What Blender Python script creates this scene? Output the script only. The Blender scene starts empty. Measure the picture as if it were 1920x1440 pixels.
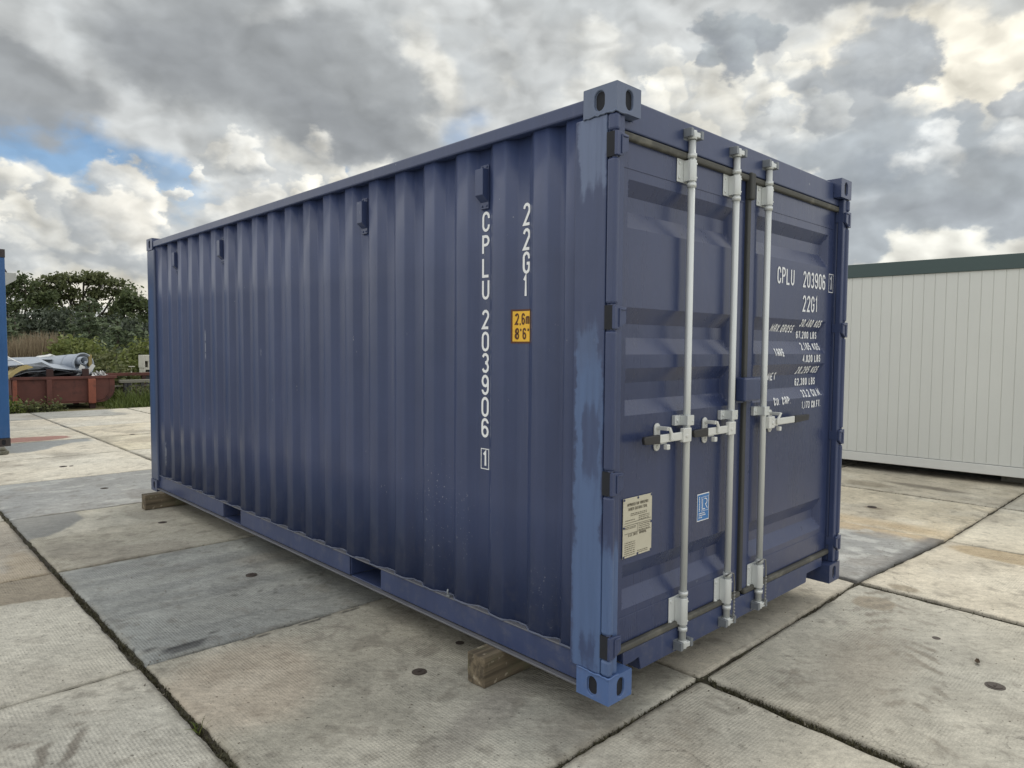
import bpy, bmesh, math, random
import numpy as np
from mathutils import Vector, Matrix

SC = bpy.context.scene
COL = SC.collection
PI = math.pi
random.seed(7)
RNG = np.random.default_rng(11)

# ------------------------------------------------------------------ camera
CAM = Vector((-2.2847, -1.7876, 1.6390))
YAW, PITCH, ROLL, FPX = 0.763159, -0.0527809, 0.0070612, 1309.28
_f = Vector((math.sin(YAW) * math.cos(PITCH), math.cos(YAW) * math.cos(PITCH), math.sin(PITCH)))
_r0 = Vector((math.cos(YAW), -math.sin(YAW), 0))
_u0 = _r0.cross(_f)
_r = _r0 * math.cos(ROLL) + _u0 * math.sin(ROLL)
_u = _u0 * math.cos(ROLL) - _r0 * math.sin(ROLL)
cd = bpy.data.cameras.new('camera')
cam = bpy.data.objects.new('camera', cd)
COL.objects.link(cam)
cam.matrix_world = Matrix(((_r.x, _u.x, -_f.x, CAM.x), (_r.y, _u.y, -_f.y, CAM.y), (_r.z, _u.z, -_f.z, CAM.z), (0, 0, 0, 1)))
cd.sensor_width = 36.0
cd.lens = FPX / 1920 * 36
cd.clip_start = 0.05
cd.clip_end = 2000
SC.camera = cam


def at(u, v, y):
    """surveyed point: where the sight line through photo point (u, v) meets the vertical plane at depth y"""
    d = _f + _r * ((u - 960) / FPX) - _u * ((v - 720) / FPX)
    t = (y - CAM.y) / d.y
    return CAM + d * t


# ------------------------------------------------------------------ node helpers
class S:
    def __init__(s, nt, sock): s.nt, s.k = nt, sock
    def _m(s, op, *a, clamp=False):
        n = s.nt.nodes.new('ShaderNodeMath'); n.operation = op; n.use_clamp = clamp
        for i, x in enumerate((s,) + a):
            if isinstance(x, S): s.nt.links.new(x.k, n.inputs[i])
            else: n.inputs[i].default_value = x
        return S(s.nt, n.outputs[0])
    def __add__(s, o): return s._m('ADD', o)
    def __radd__(s, o): return s._m('ADD', o)
    def __sub__(s, o): return s._m('SUBTRACT', o)
    def __rsub__(s, o): return s._m('MULTIPLY', -1.0)._m('ADD', o)
    def __mul__(s, o): return s._m('MULTIPLY', o)
    def __rmul__(s, o): return s._m('MULTIPLY', o)
    def __truediv__(s, o): return s._m('DIVIDE', o)
    def __neg__(s): return s._m('MULTIPLY', -1.0)
    def fn(s, op, *a): return s._m(op, *a)
    def clamp(s): return s._m('ADD', 0.0, clamp=True)
    def step(s, a, b):
        n = s.nt.nodes.new('ShaderNodeMapRange'); n.interpolation_type = 'SMOOTHSTEP'; n.clamp = False
        s.nt.links.new(s.k, n.inputs['Value'])
        n.inputs['From Min'].default_value = a; n.inputs['From Max'].default_value = b
        n.inputs['To Min'].default_value = 0; n.inputs['To Max'].default_value = 1
        return S(s.nt, n.outputs['Result'])


def inp(nt, sock, v):
    if isinstance(v, S): nt.links.new(v.k, sock)
    elif isinstance(v, (tuple, list)) and len(v) == 3 and sock.type == 'RGBA': sock.default_value = (*v, 1)
    else: sock.default_value = v


def mixc(nt, fac, a, b, mode='MIX'):
    n = nt.nodes.new('ShaderNodeMix'); n.data_type = 'RGBA'; n.blend_type = mode
    n.clamp_factor = True
    inp(nt, n.inputs[0], fac); inp(nt, n.inputs[6], a); inp(nt, n.inputs[7], b)
    return S(nt, n.outputs[2])


def noise(nt, vec, scale, detail=4.0, rough=0.55, out=0, dist=0.0):
    n = nt.nodes.new('ShaderNodeTexNoise')
    if vec is not None: nt.links.new(vec.k, n.inputs['Vector'])
    n.inputs['Scale'].default_value = scale; n.inputs['Detail'].default_value = detail
    n.inputs['Roughness'].default_value = rough; n.inputs['Distortion'].default_value = dist
    return S(nt, n.outputs[out])


def vmath(nt, op, a, b=None, out=0):
    n = nt.nodes.new('ShaderNodeVectorMath'); n.operation = op
    for i, x in enumerate((a, b)):
        if x is None: continue
        if isinstance(x, S): nt.links.new(x.k, n.inputs[i])
        else: n.inputs[i].default_value = x
    return S(nt, n.outputs[out])


def sepxyz(nt, v):
    n = nt.nodes.new('ShaderNodeSeparateXYZ'); nt.links.new(v.k, n.inputs[0])
    return [S(nt, o) for o in n.outputs]


def comb(nt, x, y, z):
    n = nt.nodes.new('ShaderNodeCombineXYZ')
    for i, a in enumerate((x, y, z)): inp(nt, n.inputs[i], a)
    return S(nt, n.outputs[0])


def lin(r, g=None, b=None):
    if g is None: r, g, b = r
    f = lambda c: (c / 255 / 12.92) if c / 255 <= .04045 else ((c / 255 + .055) / 1.055) ** 2.4
    return (f(r), f(g), f(b))


# ------------------------------------------------------------------ sky
SUN_AZ, SUN_EL = math.radians(74), math.radians(42)
SKY_GAIN = 1.0
OPEN_GAIN = 1.30
SUNV = Vector((math.sin(SUN_AZ) * math.cos(SUN_EL), math.cos(SUN_AZ) * math.cos(SUN_EL), math.sin(SUN_EL)))
W = bpy.data.worlds.new('World'); SC.world = W; W.use_nodes = True
nt = W.node_tree; nt.nodes.clear()
wo = nt.nodes.new('ShaderNodeOutputWorld')
STR = 0.1
W.cycles.sampling_method = 'MANUAL'; W.cycles.sample_map_resolution = 512
sky = nt.nodes.new('ShaderNodeTexSky'); sky.sky_type = 'NISHITA'; sky.sun_disc = False
sky.sun_elevation = SUN_EL; sky.sun_rotation = SUN_AZ
tc = nt.nodes.new('ShaderNodeTexCoord')
DIR = S(nt, tc.outputs['Generated'])
dx, dy, dz = sepxyz(nt, DIR)
az = dx.fn('ARCTAN2', dy) * (180 / PI)
el = dz.fn('ARCSINE') * (180 / PI)
AE = comb(nt, az, el, 0.0)
# cumulus turbulence: large swirls, then small cauliflower edges
NDIR = vmath(nt, 'MULTIPLY', DIR, (1.0, 1.0, 1.5))
HALF = (.5, .5, .5)
w1 = vmath(nt, 'SUBTRACT', noise(nt, NDIR, 5.0, 2.0, .5, out=1), HALF)
w2 = vmath(nt, 'SUBTRACT', noise(nt, NDIR, 15.0, 3.0, .5, out=1), HALF)
w3 = vmath(nt, 'SUBTRACT', noise(nt, NDIR, 46.0, 4.0, .55, out=1), HALF)
def warp(a, b_, c_):
    v = vmath(nt, 'MULTIPLY', w1, (a, a * .7, 0.))
    v = vmath(nt, 'ADD', v, vmath(nt, 'MULTIPLY', w2, (b_, b_ * .8, 0.)))
    return vmath(nt, 'ADD', AE, vmath(nt, 'ADD', v, vmath(nt, 'MULTIPLY', w3, (c_, c_, 0.))))
PW = warp(5.0, 5.0, 2.0)
PS = warp(9.0, 5.0, 1.6)
PC = warp(2.0, 3.4, 2.2)


def vor(v, sc):
    n = nt.nodes.new('ShaderNodeTexVoronoi'); n.feature = 'F1'; n.inputs['Scale'].default_value = sc
    n.inputs['Detail'].default_value = 1.0; n.inputs['Roughness'].default_value = .5
    nt.links.new(v.k, n.inputs['Vector']); return S(nt, n.outputs['Distance'])


LD = (0.016, -0.004, 0.020)
ND2 = vmath(nt, 'ADD', NDIR, vmath(nt, 'MULTIPLY', w2, (.05, .05, .05)))
ND3 = vmath(nt, 'ADD', ND2, LD)
fb = noise(nt, ND2, 9.0, 5.0, .52)
bil, bil2 = vor(ND2, 19.0), vor(ND3, 19.0)          # rounded billows, and the same a little towards the sun
emb = (bil2 - bil) * .9 + (fb - noise(nt, ND3, 9.0, 5.0, .52)) * 1.6
big = noise(nt, NDIR, 4.0, 4.0, .5)
fine = noise(nt, ND2, 34.0, 3.0, .55)


def group_tree(name, ins):
    g = bpy.data.node_groups.new(name, 'ShaderNodeTree')
    for nm, ty in ins: g.interface.new_socket(nm, in_out='INPUT', socket_type=ty)
    g.interface.new_socket('Colour', in_out='OUTPUT', socket_type='NodeSocketColor')
    gi = g.nodes.new('NodeGroupInput'); go = g.nodes.new('NodeGroupOutput')
    return g, {nm: S(g, gi.outputs[nm]) for nm, _ in ins}, go


def ordered(g, P, c):
    """the same coordinates, but evaluated only once the colour below is known (keeps the shader's working memory small)"""
    n = g.nodes.new('ShaderNodeVectorMath'); n.operation = 'MULTIPLY_ADD'
    g.links.new(c.k, n.inputs[0]); n.inputs[1].default_value = (1e-9, 1e-9, 1e-9); g.links.new(P.k, n.inputs[2])
    return S(g, n.outputs[0])


def mapped(g, P, I, rot=False):
    n = g.nodes.new('ShaderNodeMapping'); n.vector_type = 'TEXTURE'
    g.links.new(P.k, n.inputs[0]); g.links.new(I['Centre'].k, n.inputs['Location']); g.links.new(I['Size'].k, n.inputs['Scale'])
    if rot: g.links.new(I['Turn'].k, n.inputs['Rotation'])
    return S(g, n.outputs[0])


def ramp(g, v, a, b_):
    n = g.nodes.new('ShaderNodeMapRange'); n.interpolation_type = 'SMOOTHSTEP'; n.clamp = False
    g.links.new(v.k, n.inputs['Value']); inp(g, n.inputs['From Min'], a); inp(g, n.inputs['From Max'], b_)
    return S(g, n.outputs['Result'])


VE, CO_, FL = 'NodeSocketVector', 'NodeSocketColor', 'NodeSocketFloat'
# a soft elliptical veil of cloud
G_VEIL, I, go = group_tree('cloud_veil', [('Below', CO_), ('Coord', VE), ('Tint', CO_), ('Centre', VE), ('Size', VE), ('Turn', VE), ('Edge0', FL), ('Edge1', FL), ('Strength', FL)])
q = mapped(G_VEIL, ordered(G_VEIL, I['Coord'], I['Below']), I, True)
m = ramp(G_VEIL, 1.0 - vmath(G_VEIL, 'LENGTH', q, out=1), I['Edge0'], I['Edge1']) * I['Strength']
G_VEIL.links.new(mixc(G_VEIL, m, I['Below'], I['Tint']).k, go.inputs[0])
# one round billow, paler on its sunward side, melting away below
G_PUFF, I, go = group_tree('cloud_billow', [('Below', CO_), ('Coord', VE), ('Light', CO_), ('Dark', CO_), ('Centre', VE), ('Size', VE), ('Sun', VE), ('Edge', FL)])
q = mapped(G_PUFF, ordered(G_PUFF, I['Coord'], I['Below']), I)
m = ramp(G_PUFF, 1.0 - vmath(G_PUFF, 'LENGTH', q, out=1), 0.0, I['Edge'])
fade = ramp(G_PUFF, vmath(G_PUFF, 'DOT_PRODUCT', q, (.25, 1, 0), out=1), -1.05, -.1)
col = mixc(G_PUFF, ramp(G_PUFF, vmath(G_PUFF, 'DOT_PRODUCT', q, I['Sun'], out=1), -.75, .75), I['Dark'], I['Light'])
G_PUFF.links.new(mixc(G_PUFF, m * fade * .92, I['Below'], col).k, go.inputs[0])


def use(g, links, **vals):
    n = nt.nodes.new('ShaderNodeGroup'); n.node_tree = g
    for k_, v in vals.items():
        sk = n.inputs[k_]; sk.default_value = (*v, 1) if sk.type == 'RGBA' else v
    for k_, v in links.items(): inp(nt, n.inputs[k_], v)
    return S(nt, n.outputs[0])


CREAM = lin(240, 238, 229); WHITE = lin(232, 233, 229); LGREY = lin(205, 208, 208); MGREY = lin(176, 181, 184)
DGREY = lin(160, 164, 167); DDGREY = lin(148, 152, 156); BGREY = lin(160, 168, 176); SUNC = lin(250, 245, 230)
# overhead and behind the viewer: brighter broken overcast
open_sky = ((az - 44.0).fn('ABSOLUTE')).step(46, 66).fn('MAXIMUM', el.step(26, 42))
K0 = [  # P, az, el, ra, re, rot, s0, s1, colour, strength
    # blue holes and thin wisps
    ('S', 10.5, 13.4, 8.2, 3.0, -4, .0, .6, 'B', .95),
    ('S', 17.5, 11.8, 4.6, 1.9, -20, .0, .7, 'B', .7),
    ('S', 30.6, 13.2, 2.8, 1.6, 0, .0, .6, 'B', .8),
    ('S', 39.8, 16.4, 3.8, 2.6, -20, .0, .8, 'B', .5),
    ('S', 10.0, 10.9, 8.0, 1.3, -8, .0, .9, WHITE, .75),
    ('S', 20.5, 12.2, 4.0, 1.6, 25, .0, .9, WHITE, .6),
]
K1 = [
    ('S', 74.0, 19.5, 12., 5.4, -8, .0, .5, SUNC, 1.0),
    ('S', 68.5, 24.2, 8.0, 1.7, -4, .0, .7, DGREY, .85),
    ('S', 78.5, 21.8, 3.6, 1.3, -20, .0, .8, MGREY, .7),
    ('S', 65.0, 20.2, 2.6, .9, 10, .0, .9, MGREY, .5),
]
K2 = [   # the grey bank over the cabin, and the clear strip under it
    ('S', 74.5, 10.6, 17., 6.2, -3, .0, .34, lin(180, 187, 192), 1.0),
    ('W', 70.5, 12.4, 4.5, 2.2, 0, .0, .8, BGREY, .8),
    ('S', 75.0, 8.9, 12.0, 2.2, -2, .0, .8, lin(162, 168, 174), .8),
    ('S', 77.5, 11.6, 4.0, 1.8, 0, .0, .8, DGREY, .45),
    ('W', 67.0, 9.8, 3.4, 1.6, 10, .0, .9, LGREY, .6),
    ('S', 74.0, 5.5, 22., 1.9, 0, .0, .35, lin(236, 235, 226), .95),
]
K3 = [   # low streaks, then the great dark cloud nearest of all
    ('S', 16.0, 4.3, 16., 1.7, 0, .0, .5, lin(238, 234, 220), .95),
    ('S', 13.0, 6.9, 8.0, 1.0, 3, .0, .8, MGREY, .85),
    ('S', 9.0, 16.8, 8.5, 3.9, 3, .0, .5, DGREY, .95),
    ('S', 26.0, 20.4, 15.5, 6.8, -14, .0, .40, lin(174, 178, 180), 1.0),
    ('S', 25.0, 20.0, 13.5, 5.4, -15, .0, .7, DGREY, 1.0),
    ('S', 31.0, 16.8, 9.0, 2.9, -10, .0, .7, DDGREY, .75),
    ('S', 18.0, 20.8, 7.0, 3.0, -20, .0, .8, DDGREY, .55),
    ('S', 10.0, 20.7, 5.5, 2.2, -35, .0, .9, LGREY, .85),
    ('S', 27.0, 24.2, 6.0, 1.8, 10, .0, .9, LGREY, .7),
    ('W', 28.4, 15.6, 1.5, 1.1, -15, .0, .9, CREAM, .75),
    ('S', 36.6, 20.6, 2.2, 5.2, 22, .0, .9, CREAM, .8),
    ('S', 41.0, 22.0, 4.0, 4.2, 10, .0, .8, lin(188, 192, 194), .75),
]
SKR = random.Random(41)
ITEMS = []


def layers(K):
    for k in K: ITEMS.append(('blob',) + k)


def cumulus(a, e, w, h, n, light, dark, lx=.55, ly=.8, rmin=.9, rmax=2.3, edge=.27):
    """heap of round billows, the far (upper) ones first; every billow is paler on its sunward side and melts away below"""
    pts = []
    for k in range(n):
        t = SKR.uniform(-1, 1); y = SKR.uniform(-.7, 1) * math.sqrt(1 - t * t)
        pts.append((a + t * w, e + y * h, (rmin + (rmax - rmin) * SKR.random()) * (1.12 - .45 * abs(t))))
    pts.sort(key=lambda p: -p[1])
    for (pa, pe, r) in pts: ITEMS.append(('puff', pa, pe, r, light, dark, lx, ly, edge))


G1 = lin(196, 200, 201); G2 = lin(176, 181, 184); G3 = lin(158, 163, 167)
layers(K0)
cumulus(48.5, 18.5, 9.0, 6.0, 16, lin(234, 234, 228), G1, rmin=1.4, rmax=3.2, edge=.5)
layers(K1)
cumulus(60.5, 17.2, 6.5, 3.8, 13, lin(238, 236, 226), G1, rmin=1.2, rmax=2.6)
cumulus(60.6, 22.2, 2.8, 2.0, 9, lin(180, 187, 191), lin(158, 164, 171), rmin=1.2, rmax=2.2, edge=.4)
cumulus(70.5, 17.4, 4.4, 3.2, 13, lin(192, 197, 200), lin(160, 166, 172), lx=-.2, rmin=1.4, rmax=2.8, edge=.4)
cumulus(66.5, 15.4, 4.6, 2.4, 9, lin(210, 213, 212), lin(170, 175, 179), rmin=1.0, rmax=2.2)
cumulus(77.8, 15.0, 3.0, 1.6, 7, lin(196, 200, 202), lin(160, 166, 172), rmin=1.0, rmax=1.9, edge=.45)
layers(K2)
cumulus(76.0, 13.4, 4.4, 1.4, 8, lin(226, 228, 226), lin(168, 175, 181), rmin=.9, rmax=1.9, edge=.6)
cumulus(62.5, 12.2, 4.0, 2.2, 7, lin(222, 223, 218), lin(178, 184, 187), rmin=1.0, rmax=2.2, edge=.5)
cumulus(32.0, 10.6, 4.2, 2.4, 9, lin(240, 238, 228), G1, rmin=.9, rmax=2.0)
cumulus(26.8, 11.6, 3.4, 2.8, 10, lin(243, 240, 229), G1, rmin=.9, rmax=2.0)
cumulus(21.6, 10.6, 3.4, 3.4, 12, lin(236, 235, 228), G2, rmin=1.0, rmax=2.3)
cumulus(8.5, 8.6, 2.8, 2.4, 8, lin(242, 240, 230), G2, rmin=.9, rmax=2.0)
cumulus(14.6, 9.2, 2.2, 2.2, 9, lin(244, 241, 231), G2, lx=.8, ly=.55, rmin=1.4, rmax=2.8)
cumulus(10.5, 6.2, 4.0, 1.6, 7, lin(226, 226, 220), G2, rmin=.9, rmax=1.8, edge=.5)
cumulus(18.5, 6.6, 4.6, 1.8, 8, lin(216, 218, 216), G2, rmin=1.0, rmax=2.0, edge=.5)
layers(K3)


def background(c):
    n = nt.nodes.new('ShaderNodeBackground'); n.inputs['Strength'].default_value = STR
    c = vmath(nt, 'SCALE', c); c.k.node.inputs['Scale'].default_value = SKY_GAIN / STR
    nt.links.new(c.k, n.inputs['Color']); return n.outputs[0]


def sky_slice(a0, a1):
    """the cloud layers that reach into azimuths a0..a1 degrees"""
    blue = mixc(nt, el.step(6, 26), lin(150, 188, 222), lin(74, 130, 196))
    nis = vmath(nt, 'MULTIPLY', S(nt, sky.outputs[0]), (STR, STR, STR))
    blue = mixc(nt, .25, blue, nis)
    c = mixc(nt, el.step(0, 12), lin(228, 226, 214), lin(208, 211, 211))
    c = mixc(nt, fb.step(.42, .62), c, lin(196, 200, 201))
    for it in ITEMS:
        if it[0] == 'blob':
            _, P, a, e, ra, re, rot, s0, s1, colr, st = it
            reach = max(ra, re) + (4.5 if P == 'W' else 5.0)
            if a + reach < a0 or a - reach > a1: continue
            c = use(G_VEIL, {'Below': c, 'Coord': PW if P == 'W' else PS, 'Tint': blue if colr == 'B' else colr}, Centre=(a, e, 0), Size=(ra, re, 1), Turn=(0, 0, math.radians(rot)), Edge0=s0, Edge1=s1, Strength=st)
        else:
            _, pa, pe, r, light, dark, lx, ly, edge = it
            if pa + r * 1.12 + 2.8 < a0 or pa - r * 1.12 - 2.8 > a1: continue
            c = use(G_PUFF, {'Below': c, 'Coord': PC}, Light=light, Dark=dark, Centre=(pa, pe, 0), Size=(r * 1.12, r, 1), Sun=(lx, ly, 0), Edge=edge)
    # billow relief on the cloud, weaker in the blue and on the flat grey bases
    lum = vmath(nt, 'DOT_PRODUCT', c, (.3, .5, .2), out=1)
    kk = lum.step(.30, .80) * .60 + .40
    shade = 1.0 + (emb * .45 + (fb - .5) * .50 + (fine - .5) * .14) * kk + (big - .5) * .12
    c = mixc(nt, 1.0, c, comb(nt, shade, shade, shade), 'MULTIPLY')
    c = mixc(nt, (-el).step(0.3, 4), c, lin(120, 118, 110))
    return background(c)


def mixs(fac, a, b_):
    n = nt.nodes.new('ShaderNodeMixShader'); nt.links.new(fac.k, n.inputs[0])
    nt.links.new(a, n.inputs[1]); nt.links.new(b_, n.inputs[2]); return n.outputs[0]


def split(cuts, lo=-180., hi=180.):
    if not cuts: return sky_slice(lo, hi)
    k = len(cuts) // 2; t = cuts[k]
    return mixs(az.fn('GREATER_THAN', t), split(cuts[:k], lo, t), split(cuts[k + 1:], t, hi))


front_sky = split([12., 18., 24., 31., 42., 53., 61., 68., 74.])
ob = noise(nt, DIR, 4.0, 3.0, .5)
oc = mixc(nt, ob.step(.38, .62), lin(215, 218, 222), (1.05, 1.04, 1.0))
ocs = (ob - .5) * .8 + OPEN_GAIN
oc = mixc(nt, 1.0, oc, comb(nt, ocs, ocs, ocs), 'MULTIPLY')
oc = mixc(nt, (-el).step(0.3, 4), oc, lin(120, 118, 110))
nt.links.new(mixs(open_sky, front_sky, background(oc)), wo.inputs[0])

sd = bpy.data.lights.new('sun', 'SUN'); sd.energy = 1.3; sd.angle = math.radians(22); sd.color = (1.0, .955, .87)
so = bpy.data.objects.new('sun', sd); COL.objects.link(so)
so.rotation_euler = SUNV.to_track_quat('Z', 'Y').to_euler()
so.location = (20, 5, 20)
SC.view_settings.view_transform = 'Standard'
SC.view_settings.look = 'None'
SC.view_settings.exposure = 0.0
SC.view_settings.gamma = 1.0
SC.render.film_transparent = False
SC.cycles.use_denoising = True
SC.cycles.max_bounces = 6


# ------------------------------------------------------------------ materials
def mat(name):
    m = bpy.data.materials.new(name); m.use_nodes = True
    t = m.node_tree
    return m, t, t.nodes['Principled BSDF']


def objco(t):
    n = t.nodes.new('ShaderNodeTexCoord'); return S(t, n.outputs['Object'])


def bump(t, b, h, strength=.3, dist=.01):
    n = t.nodes.new('ShaderNodeBump'); n.inputs['Strength'].default_value = strength; n.inputs['Distance'].default_value = dist
    t.links.new(h.k, n.inputs['Height']); t.links.new(n.outputs[0], b.inputs['Normal'])


def simple(name, col, rough=.6, metal=0., var=.25, scale=6., bmp=0., col2=None, spec=.5, stretch=(1, 1, 1)):
    m, t, b = mat(name)
    co = vmath(t, 'MULTIPLY', objco(t), stretch)
    n1 = noise(t, co, scale, 6, .6)
    k = 1.0 + (n1 - .5) * (var * 2)
    cc = mixc(t, 1.0, col, comb(t, k, k, k), 'MULTIPLY')
    if col2: cc = mixc(t, noise(t, co, scale * .6, 5, .65).step(.5, .68), cc, col2)
    inp(t, b.inputs['Base Color'], cc)
    inp(t, b.inputs['Roughness'], (n1 - .5) * .3 + rough)
    b.inputs['Metallic'].default_value = metal
    b.inputs['Specular IOR Level'].default_value = spec
    if bmp: bump(t, b, noise(t, co, scale * 8, 4, .6), bmp, .004)
    return m


NAVY = (.038, .055, .126)
TOUCH = (.078, .128, .255)


def paint(name, base=NAVY, touch=None, specks=False, rough=.34, dirt=.75):
    """satin container paint: faint waviness, dust, chalking, chips; touch = list of (axis boxes) of brushed repair paint"""
    m, t, b = mat(name)
    co = objco(t); x, y, z = sepxyz(t, co)
    n1 = noise(t, co, 1.4, 5, .6)
    streak = noise(t, vmath(t, 'MULTIPLY', co, (9., 9., .45)), 3.0, 5, .62)
    grain = noise(t, co, 70, 3, .6)
    k = 1.0 + (n1 - .5) * .5 + (streak - .5) * .28 + (grain - .5) * .12
    cc = mixc(t, 1.0, base, comb(t, k, k, k), 'MULTIPLY')
    cc = mixc(t, streak.step(.58, .80) * (.22 * dirt), cc, (.16, .16, .18))       # dusty run-off
    # bottom splash dirt
    cc = mixc(t, (1.0 - z.step(.16, .55)) * noise(t, co, 14, 6, .7).step(.46, .75) * (.30 * dirt), cc, (.20, .19, .18))
    # chips and scuffs
    chip = noise(t, vmath(t, 'MULTIPLY', co, (1., 1., .5)), 55, 2, .5).step(.735, .76) * noise(t, co, 2.2, 3, .5).step(.5, .66)
    cc = mixc(t, chip * .55, cc, (.32, .33, .36))
    r = (n1 - .5) * .22 + (streak - .5) * .14 + rough
    if specks:
        a = noise(t, co, 75, 1.5, .5).step(.69, .72)
        zone = blobn(t, y, z, 1.22, .55, .30, .42) + blobn(t, y, z, .42, .35, .16, .2) + blobn(t, y, z, .98, .55, .06, .35)
        cc = mixc(t, a * zone.clamp() * .45, cc, (.36, .37, .43))
        for (sy, s0, s1, sw) in ((4.55, 1.37, 1.66, .006), (3.43, 1.42, 1.50, .005), (5.66, .28, .55, .012), (.785, .52, .85, .004)):
            q = (1.0 - (y - sy).fn('ABSOLUTE').step(sw * .5, sw)) * z.step(s0, s0 + .05) * (1.0 - z.step(s1 - .05, s1)) * noise(t, co, 30, 3).step(.35, .5)
            cc = mixc(t, q * .42, cc, (.42, .45, .5))
    if touch:
        brush = noise(t, vmath(t, 'MULTIPLY', co, (26., 26., 1.6)), 1.0, 5, .65)
        edge = noise(t, co, 7, 6, .7)
        cover = noise(t, vmath(t, 'MULTIPLY', co, (10., 10., 1.2)), 1.0, 5, .7).step(.30, .52) * .45 + .55
        for (c1, z0, z1, y0, y1, sgn, tc) in touch:
            yy = (y if c1 == 'y' else x) + (edge - .5) * .09 + (brush - .5) * .035
            zz = z + (edge - .5) * .22 + (brush - .5) * .26
            q = yy.step(y0 - .008, y0 + .008) * (1.0 - yy.step(y1 - .008, y1 + .008)) * zz.step(z0 - .045, z0 + .045) * (1.0 - zz.step(z1 - .045, z1 + .045))
            kk = .80 + brush * .40
            tcol = mixc(t, 1.0, tc, comb(t, kk, kk, kk), 'MULTIPLY')
            cc = mixc(t, q * cover * sgn, cc, tcol)
    inp(t, b.inputs['Base Color'], cc)
    inp(t, b.inputs['Roughness'], r)
    b.inputs['Specular IOR Level'].default_value = .5
    bump(t, b, noise(t, co, 4, 3, .5) + grain * .05, .22, .016)
    return m


def blobn(t, a, b_, ca, cb, ra, rb):
    d = ((a - ca) / ra).fn('POWER', 2.0) + ((b_ - cb) / rb).fn('POWER', 2.0)
    return 1.0 - d.step(.2, 1.0)


M = {}
M['navy'] = paint('navy_paint')
M['navy_wall'] = paint('navy_wall_paint', specks=True)
M['navy_door'] = paint('navy_door_paint', base=(.034, .048, .112), rough=.29, dirt=.35)
M['navy_post'] = paint('navy_post_paint', touch=[('y', 2.18, 2.62, .05, .196, .9, (.118, .158, .265)), ('y', 1.25, 1.60, .085, .20, .75, (.08, .125, .24)), ('y', .02, 1.46, .058, .202, 1, TOUCH), ('y', .02, .66, -.02, .212, 1, TOUCH), ('y', .98, 1.26, .075, .165, .8, NAVY), ('y', .13, .24, .07, .16, .8, NAVY)])
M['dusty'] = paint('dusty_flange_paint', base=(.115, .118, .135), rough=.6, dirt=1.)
M['touch_blue'] = paint('touch_up_blue_paint', base=(.078, .140, .31), rough=.42, dirt=.6)
M['touch_grey'] = paint('touch_up_grey_blue_paint', base=(.105, .135, .21), rough=.42, dirt=.6)
M['back_post'] = paint('back_post_paint', base=(.045, .065, .13), touch=[('y', .3, 2.1, 5.90, 6.0, .8, (.042, .08, .18))])
M['bright_blue'] = paint('bright_blue_paint', base=(.022, .092, .25), rough=.4, dirt=.5)
M['casting_brown'] = simple('dark_brown_casting_paint', (.035, .027, .027), .6, var=.3)
M['zinc'] = simple('grey_zinc_rods', (.62, .645, .635), .36, .28, var=.12, scale=9, stretch=(1, 1, .3), col2=None)
M['zinc_white'] = simple('pale_handle_paint', (.64, .65, .62), .42, .1, var=.12, scale=14)
M['zinc_dark'] = simple('weathered_cam_metal', (.22, .24, .26), .5, .4, var=.3, scale=20)
M['black_grip'] = simple('black_rubber_grip', (.022, .022, .024), .5, var=.2)
M['hole_shade'] = simple('painted_inside_shade', (.010, .012, .018), .8, var=.1)  # near-black colour standing in for the shade inside holes and slots
M['rubber'] = simple('olive_grey_rubber', (.075, .074, .064), .75, var=.3, scale=9, col2=(.15, .145, .12))
M['rubber_dark'] = simple('dark_grey_rubber', (.045, .047, .045), .65, var=.3, scale=9)
M['white_mark'] = simple('white_marking_film', (.80, .82, .84), .5, var=.05)
M['yellow'] = simple('yellow_sticker_film', (.78, .46, .035), .45, var=.06)
M['brown_ink'] = simple('brown_ink', (.09, .03, .012), .6, var=.1)
M['black_ink'] = simple('black_ink', (.03, .03, .03), .6, var=.1)
M['plate'] = simple('cream_aluminium_plate', (.56, .53, .42), .45, .15, var=.12, scale=9)
M['ink_brown'] = simple('faded_plate_ink', (.10, .085, .06), .6, var=.2)
M['blue_film'] = simple('blue_sticker_film', (.035, .17, .44), .4, var=.06)
M['steel_wire'] = simple('steel_wire', (.25, .25, .24), .4, .6)
M['floor_wood'] = simple('container_underside', (.03, .028, .028), .8)


# ------------------------------------------------------------------ mesh helpers
def box(bm, x0, x1, y0, y1, z0, z1):
    v = [bm.verts.new(p) for p in ((x0, y0, z0), (x1, y0, z0), (x1, y1, z0), (x0, y1, z0), (x0, y0, z1), (x1, y0, z1), (x1, y1, z1), (x0, y1, z1))]
    for f in ((3, 2, 1, 0), (4, 5, 6, 7), (0, 1, 5, 4), (1, 2, 6, 5), (2, 3, 7, 6), (3, 0, 4, 7)):
        bm.faces.new([v[i] for i in f])


def cyl(bm, p0, p1, r0, r1=None, n=14, cap=True):
    p0, p1 = Vector(p0), Vector(p1); r1 = r0 if r1 is None else r1
    d = (p1 - p0).normalized(); a = d.orthogonal().normalized(); b = d.cross(a)
    A = [bm.verts.new(p0 + (a * math.cos(2 * PI * i / n) + b * math.sin(2 * PI * i / n)) * r0) for i in range(n)]
    B = [bm.verts.new(p1 + (a * math.cos(2 * PI * i / n) + b * math.sin(2 * PI * i / n)) * r1) for i in range(n)]
    for i in range(n):
        j = (i + 1) % n
        f = bm.faces.new((A[i], A[j], B[j], B[i])); f.smooth = True
    if cap: bm.faces.new(A[::-1]); bm.faces.new(B)


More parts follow.
